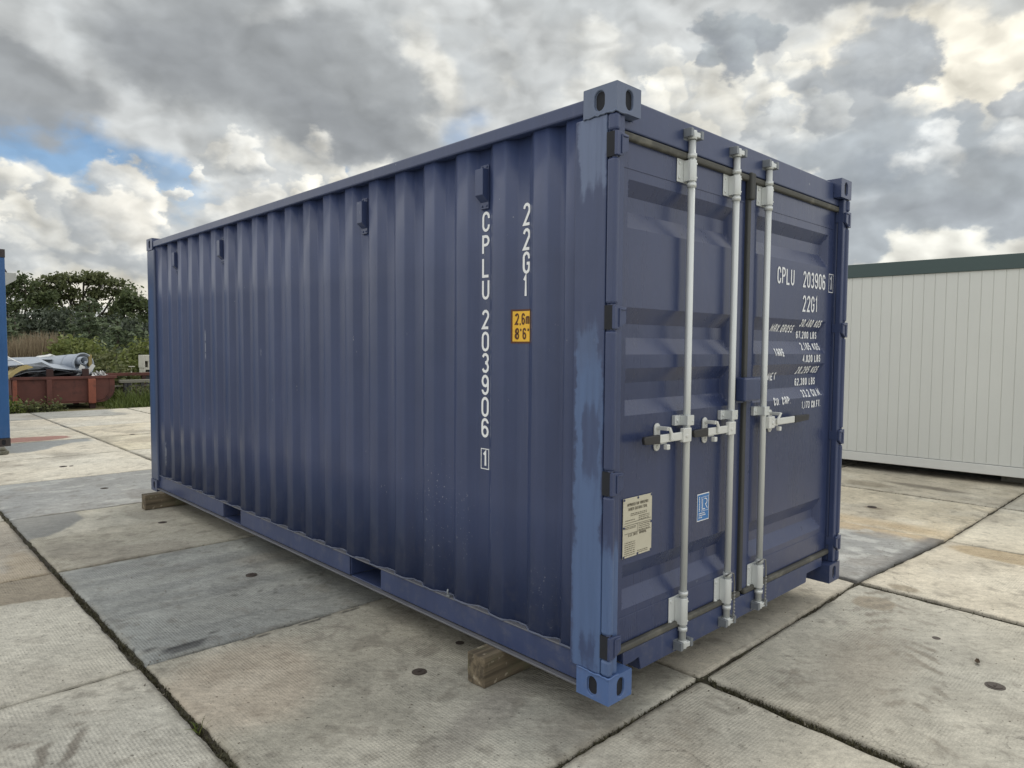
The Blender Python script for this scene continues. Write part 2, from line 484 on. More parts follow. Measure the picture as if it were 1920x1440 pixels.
def tube(bm, pts, rads, n=6):
    pts = [Vector(p) for p in pts]; prev = None
    if not hasattr(rads, '__len__'): rads = [rads] * len(pts)
    for k, p in enumerate(pts):
        d = (pts[min(k + 1, len(pts) - 1)] - pts[max(k - 1, 0)]).normalized()
        a = d.cross(Vector((.31, .77, .55))).normalized(); b = d.cross(a)
        ring = [bm.verts.new(p + (a * math.cos(2 * PI * i / n) + b * math.sin(2 * PI * i / n)) * rads[k]) for i in range(n)]
        if prev:
            for i in range(n):
                f = bm.faces.new((prev[i], prev[(i + 1) % n], ring[(i + 1) % n], ring[i])); f.smooth = True
        else: bm.faces.new(ring[::-1])
        prev = ring
    bm.faces.new(prev)


def prism(bm, poly, axis, a0, a1):
    """poly = 2-D outline; axis it is extruded along: 'x' (poly = y,z), 'y' (poly = x,z), 'z' (poly = x,y)"""
    def P(p, a): return (a, p[0], p[1]) if axis == 'x' else ((p[0], a, p[1]) if axis == 'y' else (p[0], p[1], a))
    A = [bm.verts.new(P(p, a0)) for p in poly]; B = [bm.verts.new(P(p, a1)) for p in poly]
    n = len(poly)
    bm.faces.new(A); bm.faces.new(B[::-1])
    for i in range(n): bm.faces.new((A[i], B[i], B[(i + 1) % n], A[(i + 1) % n]))


def obj(name, bm, m, parent=None, bevel=0., seg=2, smooth=False, solid=0., recalc=True):
    if recalc: bmesh.ops.recalc_face_normals(bm, faces=bm.faces)
    me = bpy.data.meshes.new(name); bm.to_mesh(me); bm.free()
    for mm in (m if isinstance(m, (list, tuple)) else [m]): me.materials.append(mm)
    if smooth:
        for p in me.polygons: p.use_smooth = True
    o = bpy.data.objects.new(name, me); COL.objects.link(o)
    if parent: o.parent = parent
    if solid:
        q = o.modifiers.new('thickness', 'SOLIDIFY'); q.thickness = solid; q.offset = 0
    if bevel:
        q = o.modifiers.new('bevel', 'BEVEL'); q.width = bevel; q.segments = seg; q.limit_method = 'ANGLE'; q.angle_limit = math.radians(40)
        q.harden_normals = False
    return o


def B(): return bmesh.new()


def thing(name, label, cat, loc=(0, 0, 0), rz=0., group=None):
    o = bpy.data.objects.new(name, None); COL.objects.link(o)
    o.location = loc; o.rotation_euler = (0, 0, rz); o.empty_display_size = .3
    o['label'] = label; o['category'] = cat
    if group: o['group'] = group
    return o


def tag(o, label, cat, group=None, kind=None):
    o['label'] = label; o['category'] = cat
    if group: o['group'] = group
    if kind: o['kind'] = kind
    return o


def struct(o, kind='structure'):
    o['kind'] = kind; return o


def soup(name, verts, faces, m, parent=None, attr=None, smooth=False):
    me = bpy.data.meshes.new(name)
    me.from_pydata([tuple(v) for v in verts] if not isinstance(verts, np.ndarray) else verts.tolist(), [], faces if not isinstance(faces, np.ndarray) else faces.tolist())
    if attr is not None:
        for an, (typ, data) in attr.items():
            a = me.attributes.new(an, typ, 'POINT')
            a.data.foreach_set('value' if typ == 'FLOAT' else 'color', np.asarray(data, dtype=np.float32).ravel())
    me.materials.append(m)
    if smooth: me.polygons.foreach_set('use_smooth', [True] * len(me.polygons))
    me.update()
    o = bpy.data.objects.new(name, me); COL.objects.link(o)
    if parent: o.parent = parent
    return o


# ------------------------------------------------------------------ stroke lettering (condensed freight-container capitals)
def arc(cx, cy, rx, ry, a0, a1, n=6):
    return [(cx + rx * math.cos(math.radians(a0 + (a1 - a0) * i / n)), cy + ry * math.sin(math.radians(a0 + (a1 - a0) * i / n))) for i in range(n + 1)]


def _glyphs():
    r, q = .5, .26    # corner radii in a unit cell (x scaled by the letter width)
    G = {}
    G['C'] = [arc(.5, 1 - q, r, q, 0, 180)[0:] + arc(.5, q, r, q, 180, 360)]
    G['C'][0].insert(0, (1, .68)); G['C'][0].append((1, .32))
    G['O'] = [arc(.5, 1 - q, r, q, 0, 180) + arc(.5, q, r, q, 180, 360) + [(1, 1 - q)]]
    G['0'] = G['O']
    G['D'] = [[(0, 0), (0, 1)] + arc(.5, 1 - q, r, q, 90, 0) + arc(.5, q, r, q, 0, -90) + [(0, 0)]]
    G['P'] = [[(0, 0), (0, 1)] + arc(.5, .75, .5, .25, 90, -90) + [(0, .5)]]
    G['R'] = [[(0, 0), (0, 1)] + arc(.5, .75, .5, .25, 90, -90) + [(0, .5)], [(.5, .5), (1, 0)]]
    G['B'] = [[(0, 0), (0, 1)] + arc(.5, .76, .45, .24, 90, -90) + [(0, .52)], [(.4, .52)] + arc(.5, .26, .5, .26, 90, -90) + [(0, 0)]]
    G['L'] = [[(0, 1), (0, 0), (1, 0)]]
    G['U'] = [[(0, 1)] + arc(.5, q, r, q, 180, 360) + [(1, 1)]]
    G['G'] = [[(1, .70)] + arc(.5, 1 - q, r, q, 0, 180) + arc(.5, q, r, q, 180, 360) + [(1, .46), (.55, .46)]]
    G['1'] = [[(.15, .80), (.6, 1), (.6, 0)]]
    G['2'] = [arc(.5, .74, .5, .26, 170, -20) + [(.02, 0), (1, 0)]]
    G['3'] = [arc(.5, .755, .48, .245, 160, -90) , arc(.5, .26, .5, .26, 90, -160)]
    G['4'] = [[(.75, 0), (.75, 1), (0, .28), (1, .28)]]
    G['5'] = [[(.95, 1), (.1, 1), (.05, .55)] + arc(.5, .30, .5, .30, 120, -160)]
    G['6'] = [[(.95, .78)] + arc(.5, .74, .5, .26, 20, 180) + arc(.5, .26, .5, .26, 180, 360) + arc(.5, .30, .5, .26, 0, 180)]
    G['9'] = [[(.05, .22)] + arc(.5, .26, .5, .26, 200, 360) + arc(.5, .74, .5, .26, 0, 180) + arc(.5, .70, .5, .26, 180, 360)]
    G['7'] = [[(0, 1), (1, 1), (.4, 0)]]
    G['8'] = [arc(.5, .76, .44, .24, -90, 270, 12), arc(.5, .26, .5, .26, 90, 450, 12)]
    G['M'] = [[(0, 0), (0, 1), (.5, .3), (1, 1), (1, 0)]]
    G['A'] = [[(0, 0), (0, .72), (.22, 1), (.78, 1), (1, .72), (1, 0)], [(0, .42), (1, .42)]]
    G['X'] = [[(0, 0), (1, 1)], [(0, 1), (1, 0)]]
    G['S'] = [arc(.5, .755, .48, .245, 20, 270, 8)[:-1] + arc(.5, .26, .5, .26, 90, -160, 8)]
    G['K'] = [[(0, 0), (0, 1)], [(1, 1), (0, .42)], [(.3, .6), (1, 0)]]
    G['T'] = [[(0, 1), (1, 1)], [(.5, 1), (.5, 0)]]
    G['E'] = [[(1, 1), (0, 1), (0, 0), (1, 0)], [(0, .5), (.8, .5)]]
    G['F'] = [[(1, 1), (0, 1), (0, 0)], [(0, .5), (.8, .5)]]
    G['N'] = [[(0, 0), (0, 1), (1, 0), (1, 1)]]
    G['V'] = [[(0, 1), (.5, 0), (1, 1)]]
    G['I'] = [[(.5, 0), (.5, 1)]]
    G['m'] = [[(0, 0), (0, .7)], [(0, .55)] + arc(.25, .55, .25, .15, 150, 0, 4) + [(.5, 0)], [(.5, .55)] + arc(.75, .55, .25, .15, 150, 0, 4) + [(1, 0)]]
    G['.'] = [[(.3, .0), (.3, .07)]]
    G[','] = [[(.35, .08), (.15, -.12)]]
    G["'"] = [[(.4, 1), (.35, .76)]]
    G['"'] = [[(.2, 1), (.2, .76)], [(.7, 1), (.7, .76)]]
    return G


GL = _glyphs()
NARROW = {'.': .35, ',': .35, "'": .4, '"': .7, 'I': .4, '1': .75, ' ': .55, 'm': 1.35, 'M': 1.25}


def stroke(out, pts, w):
    """flat ribbon of width w along a 2-D polyline (mitred)"""
    p = [np.array(pts[0], float)]
    for a in pts[1:]:
        if np.hypot(*(np.array(a) - p[-1])) > 1e-6: p.append(np.array(a, float))
    L_, R_ = [], []
    n = len(p)
    closed = n > 3 and np.hypot(*(p[0] - p[-1])) < 1e-4
    for i in range(n):
        d0 = p[i] - p[i - 1] if i > 0 else (p[-1] - p[-2] if closed else p[1] - p[0])
        d1 = p[i + 1] - p[i] if i < n - 1 else (p[1] - p[0] if closed else p[-1] - p[-2])
        d0 = d0 / np.hypot(*d0); d1 = d1 / np.hypot(*d1)
        t = d0 + d1; l = np.hypot(*t); t = t / l if l > 1e-6 else d1
        nrm = np.array([-t[1], t[0]]); k = 1 / max(.45, abs(nrm @ np.array([-d1[1], d1[0]])))
        q = p[i].copy()
        if not closed and i == 0: q = q - d1 * 0
        L_.append(q + nrm * w / 2 * k); R_.append(q - nrm * w / 2 * k)
    for i in range(n - 1): out.append((R_[i], R_[i + 1], L_[i + 1], L_[i]))


def text2d(s, x0, y0, h, cw, gap, w, fit=None, slant=0.):
    """quads of a line of text; x0, y0 = lower left, h = cap height, cw = letter width, w = stroke"""
    ws = [cw * NARROW.get(ch, 1.0) for ch in s]
    tot = sum(ws) + gap * (len(s) - 1)
    k = fit / tot if fit else 1.0
    out, x = [], x0
    for ch, a in zip(s, ws):
        a *= k
        for st in GL.get(ch, []):
            pts = [(x + w / 2 + px * (a - w), y0 + w / 2 + py * (h - w)) for px, py in st]
            stroke(out, pts, w)
        x += a + gap * k
    return out


def rect2d(x0, x1, y0, y1): return [(np.array((x0, y0)), np.array((x1, y0)), np.array((x1, y1)), np.array((x0, y1)))]


def frame2d(x0, x1, y0, y1, w):
    return rect2d(x0, x1, y0, y0 + w) + rect2d(x0, x1, y1 - w, y1) + rect2d(x0, x0 + w, y0 + w, y1 - w) + rect2d(x1 - w, x1, y0 + w, y1 - w)


def decal(name, quads, mapf, cuts_a, cuts_b, m, parent, out=(0, -1, 0)):
    """lay flat lettering on a folded sheet: cut it at the folds, then map (a, b) -> 3-D"""
    bm = B()
    for k, q in enumerate(quads):      # strokes that cross are laid a hair above one another
        try: bm.faces.new([bm.verts.new((float(p[0]), float(p[1]), (k % 23) * 3e-5)) for p in q])
        except ValueError: pass
    lo = [min(v.co[i] for v in bm.verts) for i in (0, 1)]; hi = [max(v.co[i] for v in bm.verts) for i in (0, 1)]
    for i, cuts in ((0, cuts_a), (1, cuts_b)):
        for cval in cuts:
            if lo[i] < cval < hi[i]:
                no = (1, 0, 0) if i == 0 else (0, 1, 0)
                bmesh.ops.bisect_plane(bm, geom=bm.verts[:] + bm.edges[:] + bm.faces[:], plane_co=tuple(cval * np.array(no)), plane_no=no, dist=1e-6)
    out = Vector(out)
    for v in bm.verts: v.co = Vector(mapf(v.co.x, v.co.y)) + out * v.co.z
    return obj(name, bm, m, parent, recalc=False)


# ------------------------------------------------------------------ container parts
def hole_face(bm, o, u, v, w, h, cx, cy, hw, hh, depth, n_in):
    """rectangular face (o + a*u + b*v) with a stadium-shaped hole sunk `depth` along n_in; returns nothing"""
    o, u, v, n_in = Vector(o), Vector(u), Vector(v), Vector(n_in)
    angs = sorted([2 * PI * i / 28 for i in range(28)] + [math.atan2(sy - cy, sx - cx) % (2 * PI) for sx, sy in ((0, 0), (w, 0), (w, h), (0, h))])
    outer, inner, deep = [], [], []
    for a in angs:
        ca, sa = math.cos(a), math.sin(a)
        ts = []
        if ca > 1e-9: ts.append((w - cx) / ca)
        if ca < -1e-9: ts.append(-cx / ca)
        if sa > 1e-9: ts.append((h - cy) / sa)
        if sa < -1e-9: ts.append(-cy / sa)
        t = min(ts)
        outer.append(bm.verts.new(o + u * (cx + ca * t) + v * (cy + sa * t)))
        # stadium: straight sides, round ends
        st = hh - hw
        lo, hi_ = 0., 1.
        for _ in range(24):
            md = (lo + hi_) / 2; px, py = ca * md, sa * md
            d = math.hypot(px, max(0, abs(py) - st)) - hw
            if d < 0: lo = md
            else: hi_ = md
        p = o + u * (cx + ca * lo) + v * (cy + sa * lo)
        inner.append(bm.verts.new(p)); deep.append(bm.verts.new(p + n_in * depth))
    n = len(angs)
    for i in range(n):
        j = (i + 1) % n
        f = bm.faces.new((outer[i], outer[j], inner[j], inner[i])); f.material_index = 0
        f = bm.faces.new((inner[i], inner[j], deep[j], deep[i])); f.material_index = 0
    f = bm.faces.new(deep); f.material_index = 1  # hole floor gets the painted shade colour


def casting(root, x_out, y_out, z0, sx, sy, m, wl=.162, ln=.178, ht=.118):
    """corner casting; (x_out, y_out) outer vertical edge, sx / sy = direction inwards"""
    bm = B()
    X, Y = Vector((sx, 0, 0)), Vector((0, sy, 0)); Z = Vector((0, 0, 1))
    o = Vector((x_out, y_out, z0))
    hole_face(bm, o, Y, Z, ln, ht, .092, .058, .027, .041, .012, X)         # side face
    hole_face(bm, o, X, Z, wl, ht, .084, .058, .025, .041, .012, Y)         # end face
    a = o + X * wl; b = o + Y * ln; d = o + X * wl + Y * ln
    V = lambda p: bm.verts.new(p)
    bm.faces.new([V(a), V(d), V(d + Z * ht), V(a + Z * ht)])
    bm.faces.new([V(b), V(d), V(d + Z * ht), V(b + Z * ht)])
    bm.faces.new([V(o), V(a), V(d), V(b)])
    bm.faces.new([V(o + Z * ht), V(a + Z * ht), V(d + Z * ht), V(b + Z * ht)])
    bmesh.ops.remove_doubles(bm, verts=bm.verts, dist=1e-5)
    return obj('corner_casting', bm, [m, M['hole_shade']], root, bevel=.011, seg=3)


CR, TR = .022, .056
PITCH_C = .2772


def side_breaks(L):
    """(distance along the wall, depth) of the folded side sheet"""
    pts = [(.150, CR), (.292, CR), (.318, TR), (.348, TR), (.398, CR)]
    y = .49
    while y + PITCH_C < L - .15:
        pts += [(y, CR), (y + .053, TR), (y + .134, TR), (y + .187, CR)]
        y += PITCH_C
    pts += [(y, CR), (L - .150, CR)]
    return pts


def side_depth(brk, y):
    return float(np.interp(y, [p[0] for p in brk], [p[1] for p in brk]))


def side_wall(root, brk, z0, z1, mapx, m, name='side_wall'):
    bm = B()
    # rounded folds: split each fold into three points
    pts = []
    for i, (y, d) in enumerate(brk):
        if 0 < i < len(brk) - 1:
            ya, da = brk[i - 1]; yb, db = brk[i + 1]
            r = .007
            la = math.hypot(y - ya, d - da); lb = math.hypot(yb - y, db - d)
            p0 = (y + (ya - y) / la * r, d + (da - d) / la * r); p2 = (y + (yb - y) / lb * r, d + (db - d) / lb * r)
            pts += [p0, ((p0[0] + p2[0]) / 4 + y / 2, (p0[1] + p2[1]) / 4 + d / 2), p2]
        else: pts.append((y, d))
    rows = []
    for z in np.linspace(z0, z1, 5):
        rows.append([bm.verts.new(mapx(d, y, z)) for y, d in pts])
    for a, b in zip(rows[:-1], rows[1:]):
        for i in range(len(pts) - 1): bm.faces.new((a[i], a[i + 1], b[i + 1], b[i])).smooth = True
    return obj(name, bm, m, root, solid=.003)


def shell(root, L, Wd, H, mt, posts, rail_m, casts, wall_m, pockets=True):
    """frame, rails, castings, side walls, roof, underside. posts / casts: materials by (x side, y side)"""
    for ix in (0, 1):
        for iy in (0, 1):
            for iz in (0, 1):
                casting(root, ix * Wd, iy * L, iz * (H - .118), 1 - 2 * ix, 1 - 2 * iy, casts.get((ix, iy, iz), mt))
    brk = side_breaks(L)
    for ix in (0, 1):
        sx = 1 - 2 * ix; X = lambda d: ix * Wd + sx * d
        xa, xb = sorted((X(.006), X(.066)))
        bm = B(); box(bm, xa, xb, .178, L - .178, H - .095, H - .032); obj('top_side_rail', bm, rail_m, root, bevel=.008)
        # bottom rail: web and two flanges, two fork pockets left open
        bm = B()
        segs = [(.178, L - .178)]
        if pockets: segs = [(.178, 1.765), (2.125, 3.835), (4.195, L - .178)]
        for a, b_ in segs:
            xa, xb = sorted((X(.024), X(.032))); box(bm, xa, xb, a, b_, .042, .164)
        for k in range(len(segs) - 1):
            for ys in (segs[k][1], segs[k + 1][0]):
                xa, xb = sorted((X(.033), X(.30))); box(bm, xa, xb, ys - .003, ys + .003, .042, .164)
            xa, xb = sorted((X(.034), X(.30))); box(bm, xa, xb, segs[k][1] + .004, segs[k + 1][0] - .004, .036, .0415)
        rail = obj('bottom_side_rail', bm, rail_m, root, bevel=.002, seg=1)
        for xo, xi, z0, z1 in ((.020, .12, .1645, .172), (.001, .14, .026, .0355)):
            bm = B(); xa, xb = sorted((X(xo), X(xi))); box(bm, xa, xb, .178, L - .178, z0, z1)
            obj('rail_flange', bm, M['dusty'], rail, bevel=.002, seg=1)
        side_wall(root, brk, .172, H - .09, lambda d, y, z: (X(d), y, z), wall_m)
    bm = B()
    box(bm, .05, Wd - .05, .1, L - .1, H - .062, H - .05)
    for k in range(int((L - .4) / .2)):
        y = .3 + k * .2; prism(bm, [(y, H - .05), (y + .02, H - .032), (y + .09, H - .032), (y + .11, H - .05)], 'x', .08, Wd - .08)
    obj('roof', bm, rail_m, root)
    bm = B(); box(bm, .15, Wd - .15, .15, L - .15, .125, .145)
    for k in range(int((L - .6) / .31)):
        y = .35 + k * .31
        if not any(abs(y - q) < .24 for q in (1.945, 4.015)): box(bm, .04, Wd - .04, y, y + .045, .045, .124)
    obj('underside', bm, M['floor_wood'], root)
    return brk


def end_wall(root, L, Wd, H, m, rail_m):
    """blank folded end at y = L"""
    brk = [(.075, .03)]
    x = .16
    while x + .25 < Wd - .1:
        brk += [(x, .03), (x + .07, .075), (x + .14, .075), (x + .21, .03)]; x += .25
    brk += [(Wd - .075, .03)]
    side_wall(root, brk, .14, H - .12, lambda d, y, z: (y, L - d, z), m, 'end_wall')
    for z0, z1 in ((.03, .14), (H - .12, H - .02)):
        bm = B(); box(bm, .162, Wd - .162, L - .06, L - .004, z0, z1); obj('end_rail', bm, rail_m, root, bevel=.004)


# ================================================================== MAIN CONTAINER
CL, CW, CH = 6.058, 2.438, 2.591
Z0 = .125
box20 = thing('shipping_container', 'navy blue twenty foot shipping container with double doors and white markings, standing on timber blocks', 'shipping container', (0, 0, Z0))
BRK = shell(box20, CL, CW, CH, M['navy'], None, M['navy'], {(0, 0, 0): M['touch_blue'], (0, 0, 1): M['touch_grey'], (0, 1, 1): M['navy']}, M['navy_wall'])
side_bits = [o for o in box20.children if o.name.startswith('side_wall')]
near_wall = side_bits[0]
end_wall(box20, CL, CW, CH, M['navy'], M['navy'])
HZ = (.245, .945, 1.640, 2.345)          # hinge heights
# corner posts
for ix in (0, 1):
    X = (lambda d: d) if ix == 0 else (lambda d: CW - d)
    bm = B()
    xa, xb = sorted((X(.003), X(.070))); box(bm, xa, xb, .052, .222, .118, CH - .118)
    xa, xb = sorted((X(.012), X(.076))); box(bm, xa, xb, .014, .0515, .118, CH - .118)
    obj('corner_post', bm, M['navy_post'] if ix == 0 else M['navy'], box20, bevel=.006)
    # hinge pin column at the outer edge
    bm = B(); zs = [.118]
    for h in HZ: zs += [h - .052, h + .052]
    zs.append(CH - .118)
    for k in range(0, len(zs), 2):
        xa, xb = sorted((X(.001), X(.034))); box(bm, xa, xb, .002, .050, zs[k] + .002, zs[k + 1] - .002)
    obj('hinge_column', bm, M['navy_post'] if ix == 0 else M['navy'], box20, bevel=.012, seg=3)
    bm = B()
    xa, xb = sorted((X(.002), X(.066))); box(bm, xa, xb, CL - .222, CL - .002, .118, CH - .118)
    obj('corner_post', bm, M['back_post'] if ix == 0 else M['navy'], box20, bevel=.01)
# door header, sill
bm = B(); prism(bm, [(.0765, 2.431), (CW - .0765, 2.431), (CW - .0765, 2.471), (CW - .164, 2.471), (CW - .164, 2.565), (.164, 2.565), (.164, 2.471), (.0765, 2.471)], 'y', .046, .14)
obj('door_header', bm, M['navy'], box20, bevel=.006)
bm = B()
prism(bm, [(.164, .165), (.164, .105), (.235, .105), (.285, .112), (.298, .050), (2.04, .050), (2.05, .105), (CW - .164, .105), (CW - .164, .165)], 'y', .050, .058)
box(bm, .1645, CW - .1645, .0585, .13, .118, .165); box(bm, .31, 2.025, .0585, .12, .045, .0545)
obj('door_sill', bm, M['navy'], box20, bevel=.002, seg=1)
for ix in (0, 1):
    xa = .298 if ix == 0 else 2.033
    bm = B(); box(bm, xa, xa + .006, .0585, .25, .048, .112); obj('sill_gusset', bm, M['navy'], box20)

# ---- doors
DY, DIN = .070, .106
REC = [(2.239, 2.175, 2.108, 2.032), (1.691, 1.620, 1.559, 1.485), (1.425, 1.359, 1.281, 1.216), (.553, .479, .425, .352)]
ZS = sorted({z for r in REC for z in r})


def door_profile(z):
    for (a, b_, c_, d) in REC:
        if d <= z <= a:
            if z > b_: return (a - z) / (a - b_)
            if z >= c_: return 1.
            return (z - d) / (c_ - d)
    return 0.


def door_y(x, z, x0, x1, es=.045):
    k = door_profile(z)
    if k == 0: return DY
    e = min(max(min((x - x0) / es, (x1 - x) / es), 0), 1)
    return DY + (DIN - DY) * min(k, e) if True else DY


def make_door(xa, xb, rx0, rx1, label=None):
    bm = B()
    es = .045
    xs = [xa, rx0] + [rx0 + es * (i + 1) / 6 for i in range(6)] + list(np.linspace(rx0 + es, rx1 - es, 6))[1:] + [rx1 - es + es * (i + 1) / 6 for i in range(6)] + [xb]
    zs = [.20, .352]
    for r in reversed(REC):
        d, c_, b_, a = r[3], r[2], r[1], r[0]
        zs += list(np.linspace(d, c_, 5)) + list(np.linspace(b_, a, 5))
    zs = sorted(set(round(float(z), 5) for z in zs)) + [2.42]
    grid = [[bm.verts.new((x, door_y(x, z, rx0, rx1), z)) for x in xs] for z in zs]
    for a, b_ in zip(grid[:-1], grid[1:]):
        for i in range(len(xs) - 1): bm.faces.new((a[i], a[i + 1], b_[i + 1], b_[i]))
    d = obj('door', bm, M['navy_door'], box20, solid=.003)
    # raised frame plates above and below, rubber lips at head and sill
    for z0, z1 in ((2.282, 2.400), (.208, .318)):
        bm = B(); box(bm, xa + .012, xb - .014, DY - .004, DY - .0016, z0, z1)
        obj('frame_plate', bm, M['navy_door'], d, bevel=.0015, seg=1)
    xl, xr = (xa - .055, xb) if xa < .5 else (xa, xb + .045)
    bm = B(); box(bm, xl, xr, .044, .074, 2.396, 2.4275); obj('door_seal', bm, M['rubber'], d, bevel=.009, seg=3)
    bm = B(); box(bm, xl, xr, .044, .074, .168, .198); obj('door_seal', bm, M['rubber'], d, bevel=.009, seg=3)
    return d


doorL = make_door(.078, 1.196, .170, 1.078)
doorR = make_door(1.240, 2.362, 1.318, 2.272)
bm = B(); box(bm, 1.192, 1.226, .050, .10, .193, 2.40); obj('centre_seal', bm, M['rubber_dark'], doorL, bevel=.006)
bm = B(); box(bm, 1.230, 1.285, .058, .10, .196, 2.398); obj('closing_flange', bm, M['navy_door'], doorR, bevel=.004)
bm = B(); box(bm, 1.184, 1.234, .030, .066, 2.30, 2.44); obj('seal_end', bm, M['rubber_dark'], doorL, bevel=.008)


def bolt(bm, x, y, z, r=.008, h=.005): cyl(bm, (x, y + .001, z), (x, y - h, z), r, r * .85, 8)


# hinges
for d, ix in ((doorL, 0), (doorR, 1)):
    X = (lambda q: q) if ix == 0 else (lambda q: CW - q)
    for h in HZ:
        bm = B()
        pol = [(X(.000), h - .048), (X(.030), h - .048), (X(.078), h - .022), (X(.078), h + .042), (X(.030), h + .048), (X(.000), h + .048)]
        prism(bm, pol, 'y', -.004, .010)
        box(bm, *sorted((X(.036), X(.072))), -.009, -.0045, h + .030, h + .038)
        box(bm, *sorted((X(.028), X(.035))), -.009, -.0045, h - .040, h + .038)
        box(bm, *sorted((X(.040), X(.077))), .0105, DY - .003, h - .018, h + .036)
        cyl(bm, (X(.018), .020, h - .056), (X(.018), .020, h + .056), .012, n=12)
        obj('hinge', bm, M['navy'], d, bevel=.004)
        bm = B(); box(bm, *sorted((X(.0015), X(.036))), .0105, .051, h - .050, h + .050); obj('hinge_slot_shade', bm, M['hole_shade'], d)  # dark box painted as the shade in the hinge cut-out

# locking rods with brackets, cams and handles
RODS = [(doorL, .607, -1, .410, .236, .353), (doorL, 1.024, -1, .823, .637, .761), (doorR, 1.374, 1, 1.521, 1.905, 1.722)]
RY = .030
for di, (d, rx, s, hubx, tipx, gripx) in enumerate(RODS):
    bm = B(); cyl(bm, (rx, RY, .10), (rx, RY, 2.48), .0172, n=20)
    for z in (.16, .335, 2.275, 2.41): cyl(bm, (rx, RY, z - .010), (rx, RY, z + .010), .0225, n=20)
    obj('locking_rod', bm, M['zinc'], d)
    # cam ends in their keepers
    for z in (.085, 2.505):
        bm = B()
        cyl(bm, (rx, RY, z - .020), (rx, RY, z + .020), .0215, n=16)
        prism(bm, [(rx - .012, RY - .020), (rx + .030, RY - .026), (rx + .042, RY - .006), (rx + .022, RY + .006), (rx - .012, RY + .008)], 'z', z - .012, z + .012)
        obj('cam', bm, M['zinc'], d, bevel=.003)
        bm = B()
        box(bm, rx - .050, rx + .050, .0475, .0495 if z < 1 else .0455, z - .026, z + .026)
        box(bm, rx - .052, rx - .032, .002, .0470 if z < 1 else .0452, z - .016, z + .022); box(bm, rx + .034, rx + .054, .002, .0470 if z < 1 else .0452, z - .016, z + .022)
        obj('cam_keeper', bm, M['zinc_dark'], d, bevel=.004)
    # brackets
    for z0, z1 in ((.178, .318), (2.288, 2.395)):
        bm = B()
        box(bm, rx - .074, rx + .034, DY - .010, DY - .005, z0, z1)
        cyl(bm, (rx, RY + .002, z0 + .005), (rx, RY + .002, z1 - .005), .0245, n=20)
        box(bm, rx - .0245, rx + .0245, RY + .002, DY - .0105, z0 + .0055, z1 - .0055)
        for px in (-.058,):
            for zz in (z0 + .02, z1 - .02): bolt(bm, rx + px, DY - .010, zz, .009)
        for zz in (z0 + .022, z1 - .022): bolt(bm, rx + .012, RY - .019, zz, .005, .003)
        obj('rod_bracket', bm, M['zinc'], d, bevel=.006, seg=3)
    bm = B()
    zc = 1.173
    box(bm, rx - .070, rx - .027, DY - .022, DY - .002, zc - .024, zc + .024)
    box(bm, rx - .027, rx + .029, RY - .023, DY - .002, zc - .024, zc + .024)
    bolt(bm, rx - .050, DY - .022, zc, .010); bolt(bm, rx + .018, RY - .023, zc - .004, .006, .004)
    obj('rod_guide', bm, M['zinc'], d, bevel=.004)
    # handle: clevis on the rod, flat bar, dipped grip
    zh = 1.105
    bm = B()
    xa, xb = sorted((rx + s * .008, rx + s * .075)); box(bm, xa, xb, RY - .034, RY - .012, zh - .030, zh + .036)
    xc = rx + s * .05
    cyl(bm, (xc, RY - .040, zh), (xc, RY - .006, zh), .010, n=10)
    xa, xb = sorted((rx + s * .055, gripx)); box(bm, xa, xb, RY - .024, RY - .014, zh - .019, zh + .019)
    obj('handle', bm, M['zinc_white'], d, bevel=.004)
    bm = B()
    xa, xb = sorted((gripx, tipx)); 
    prism(bm, [(gripx, zh - .021), (gripx, zh + .021), (tipx, zh + .019), (tipx + s * .006, zh + .008), (tipx, zh - .016)], 'y', RY - .028, RY - .011)
    obj('handle_grip', bm, M['black_grip'], d, bevel=.004)
    # hasp (catch) plate with hook and padlock lug
    bm = B()
    pol = [(hubx + .022 * math.cos(a), zh + .045 + .02 * math.sin(a)) for a in np.linspace(0, PI, 7)] + [(hubx + .022 * math.cos(a), zh - .045 + .02 * math.sin(a)) for a in np.linspace(PI, 2 * PI, 7)]
    prism(bm, pol, 'y', DY - .012, DY - .003)
    bolt(bm, hubx, DY - .012, zh + .045, .010); bolt(bm, hubx, DY - .012, zh - .045, .010)
    box(bm, hubx - .026, hubx + .020, RY - .010, DY - .0125, zh - .028, zh - .020)
    prism(bm, [(hubx - .004, zh + .050), (hubx + .014, zh + .050), (hubx + s * -.030 + .008, zh + .012), (hubx + s * -.030 + .008, zh - .012), (hubx + s * -.030 - .012, zh - .010), (hubx + s * -.03 - .012, zh + .016)], 'y', RY - .036, RY - .026)
    box(bm, hubx - .006, hubx + .010, RY - .030, DY - .0125, zh + .034, zh + .052)
    box(bm, hubx - .012, hubx + .012, RY - .034, RY - .012, zh - .052, zh - .0285)
    obj('handle_catch', bm, M['zinc_white'], d, bevel=.004)
# tether wires on the two inner rods
for d, rx in ((doorL, 1.024), (doorR, 1.374)):
    bm = B()
    pts = [(rx - .028, RY - .005, .330), (rx - .015, RY - .03, .352), (rx + .004, RY - .034, .345), (rx + .026, RY - .028, .290), (rx + .034, RY - .024, .25), (rx + .031, RY - .024, .16), (rx + .034, RY - .02, .105), (rx + .022, RY - .03, .085)]
    tube(bm, pts, .004, 6)
    for z in np.arange(.11, .25, .018): cyl(bm, (rx + .028, RY - .025, z), (rx + .038, RY - .023, z + .006), .006, n=6)
    obj('seal_wire', bm, M['steel_wire'], d)
# lock box
bm = B(); box(bm, 1.098, 1.272, -.006, .052, 1.238, 1.362); obj('lock_box', bm, M['navy'], doorR, bevel=.010, seg=3)
bm = B(); box(bm, 1.11, 1.275, .0525, DY + .002, 1.226, 1.250); obj('lock_box_base', bm, M['navy'], doorR)

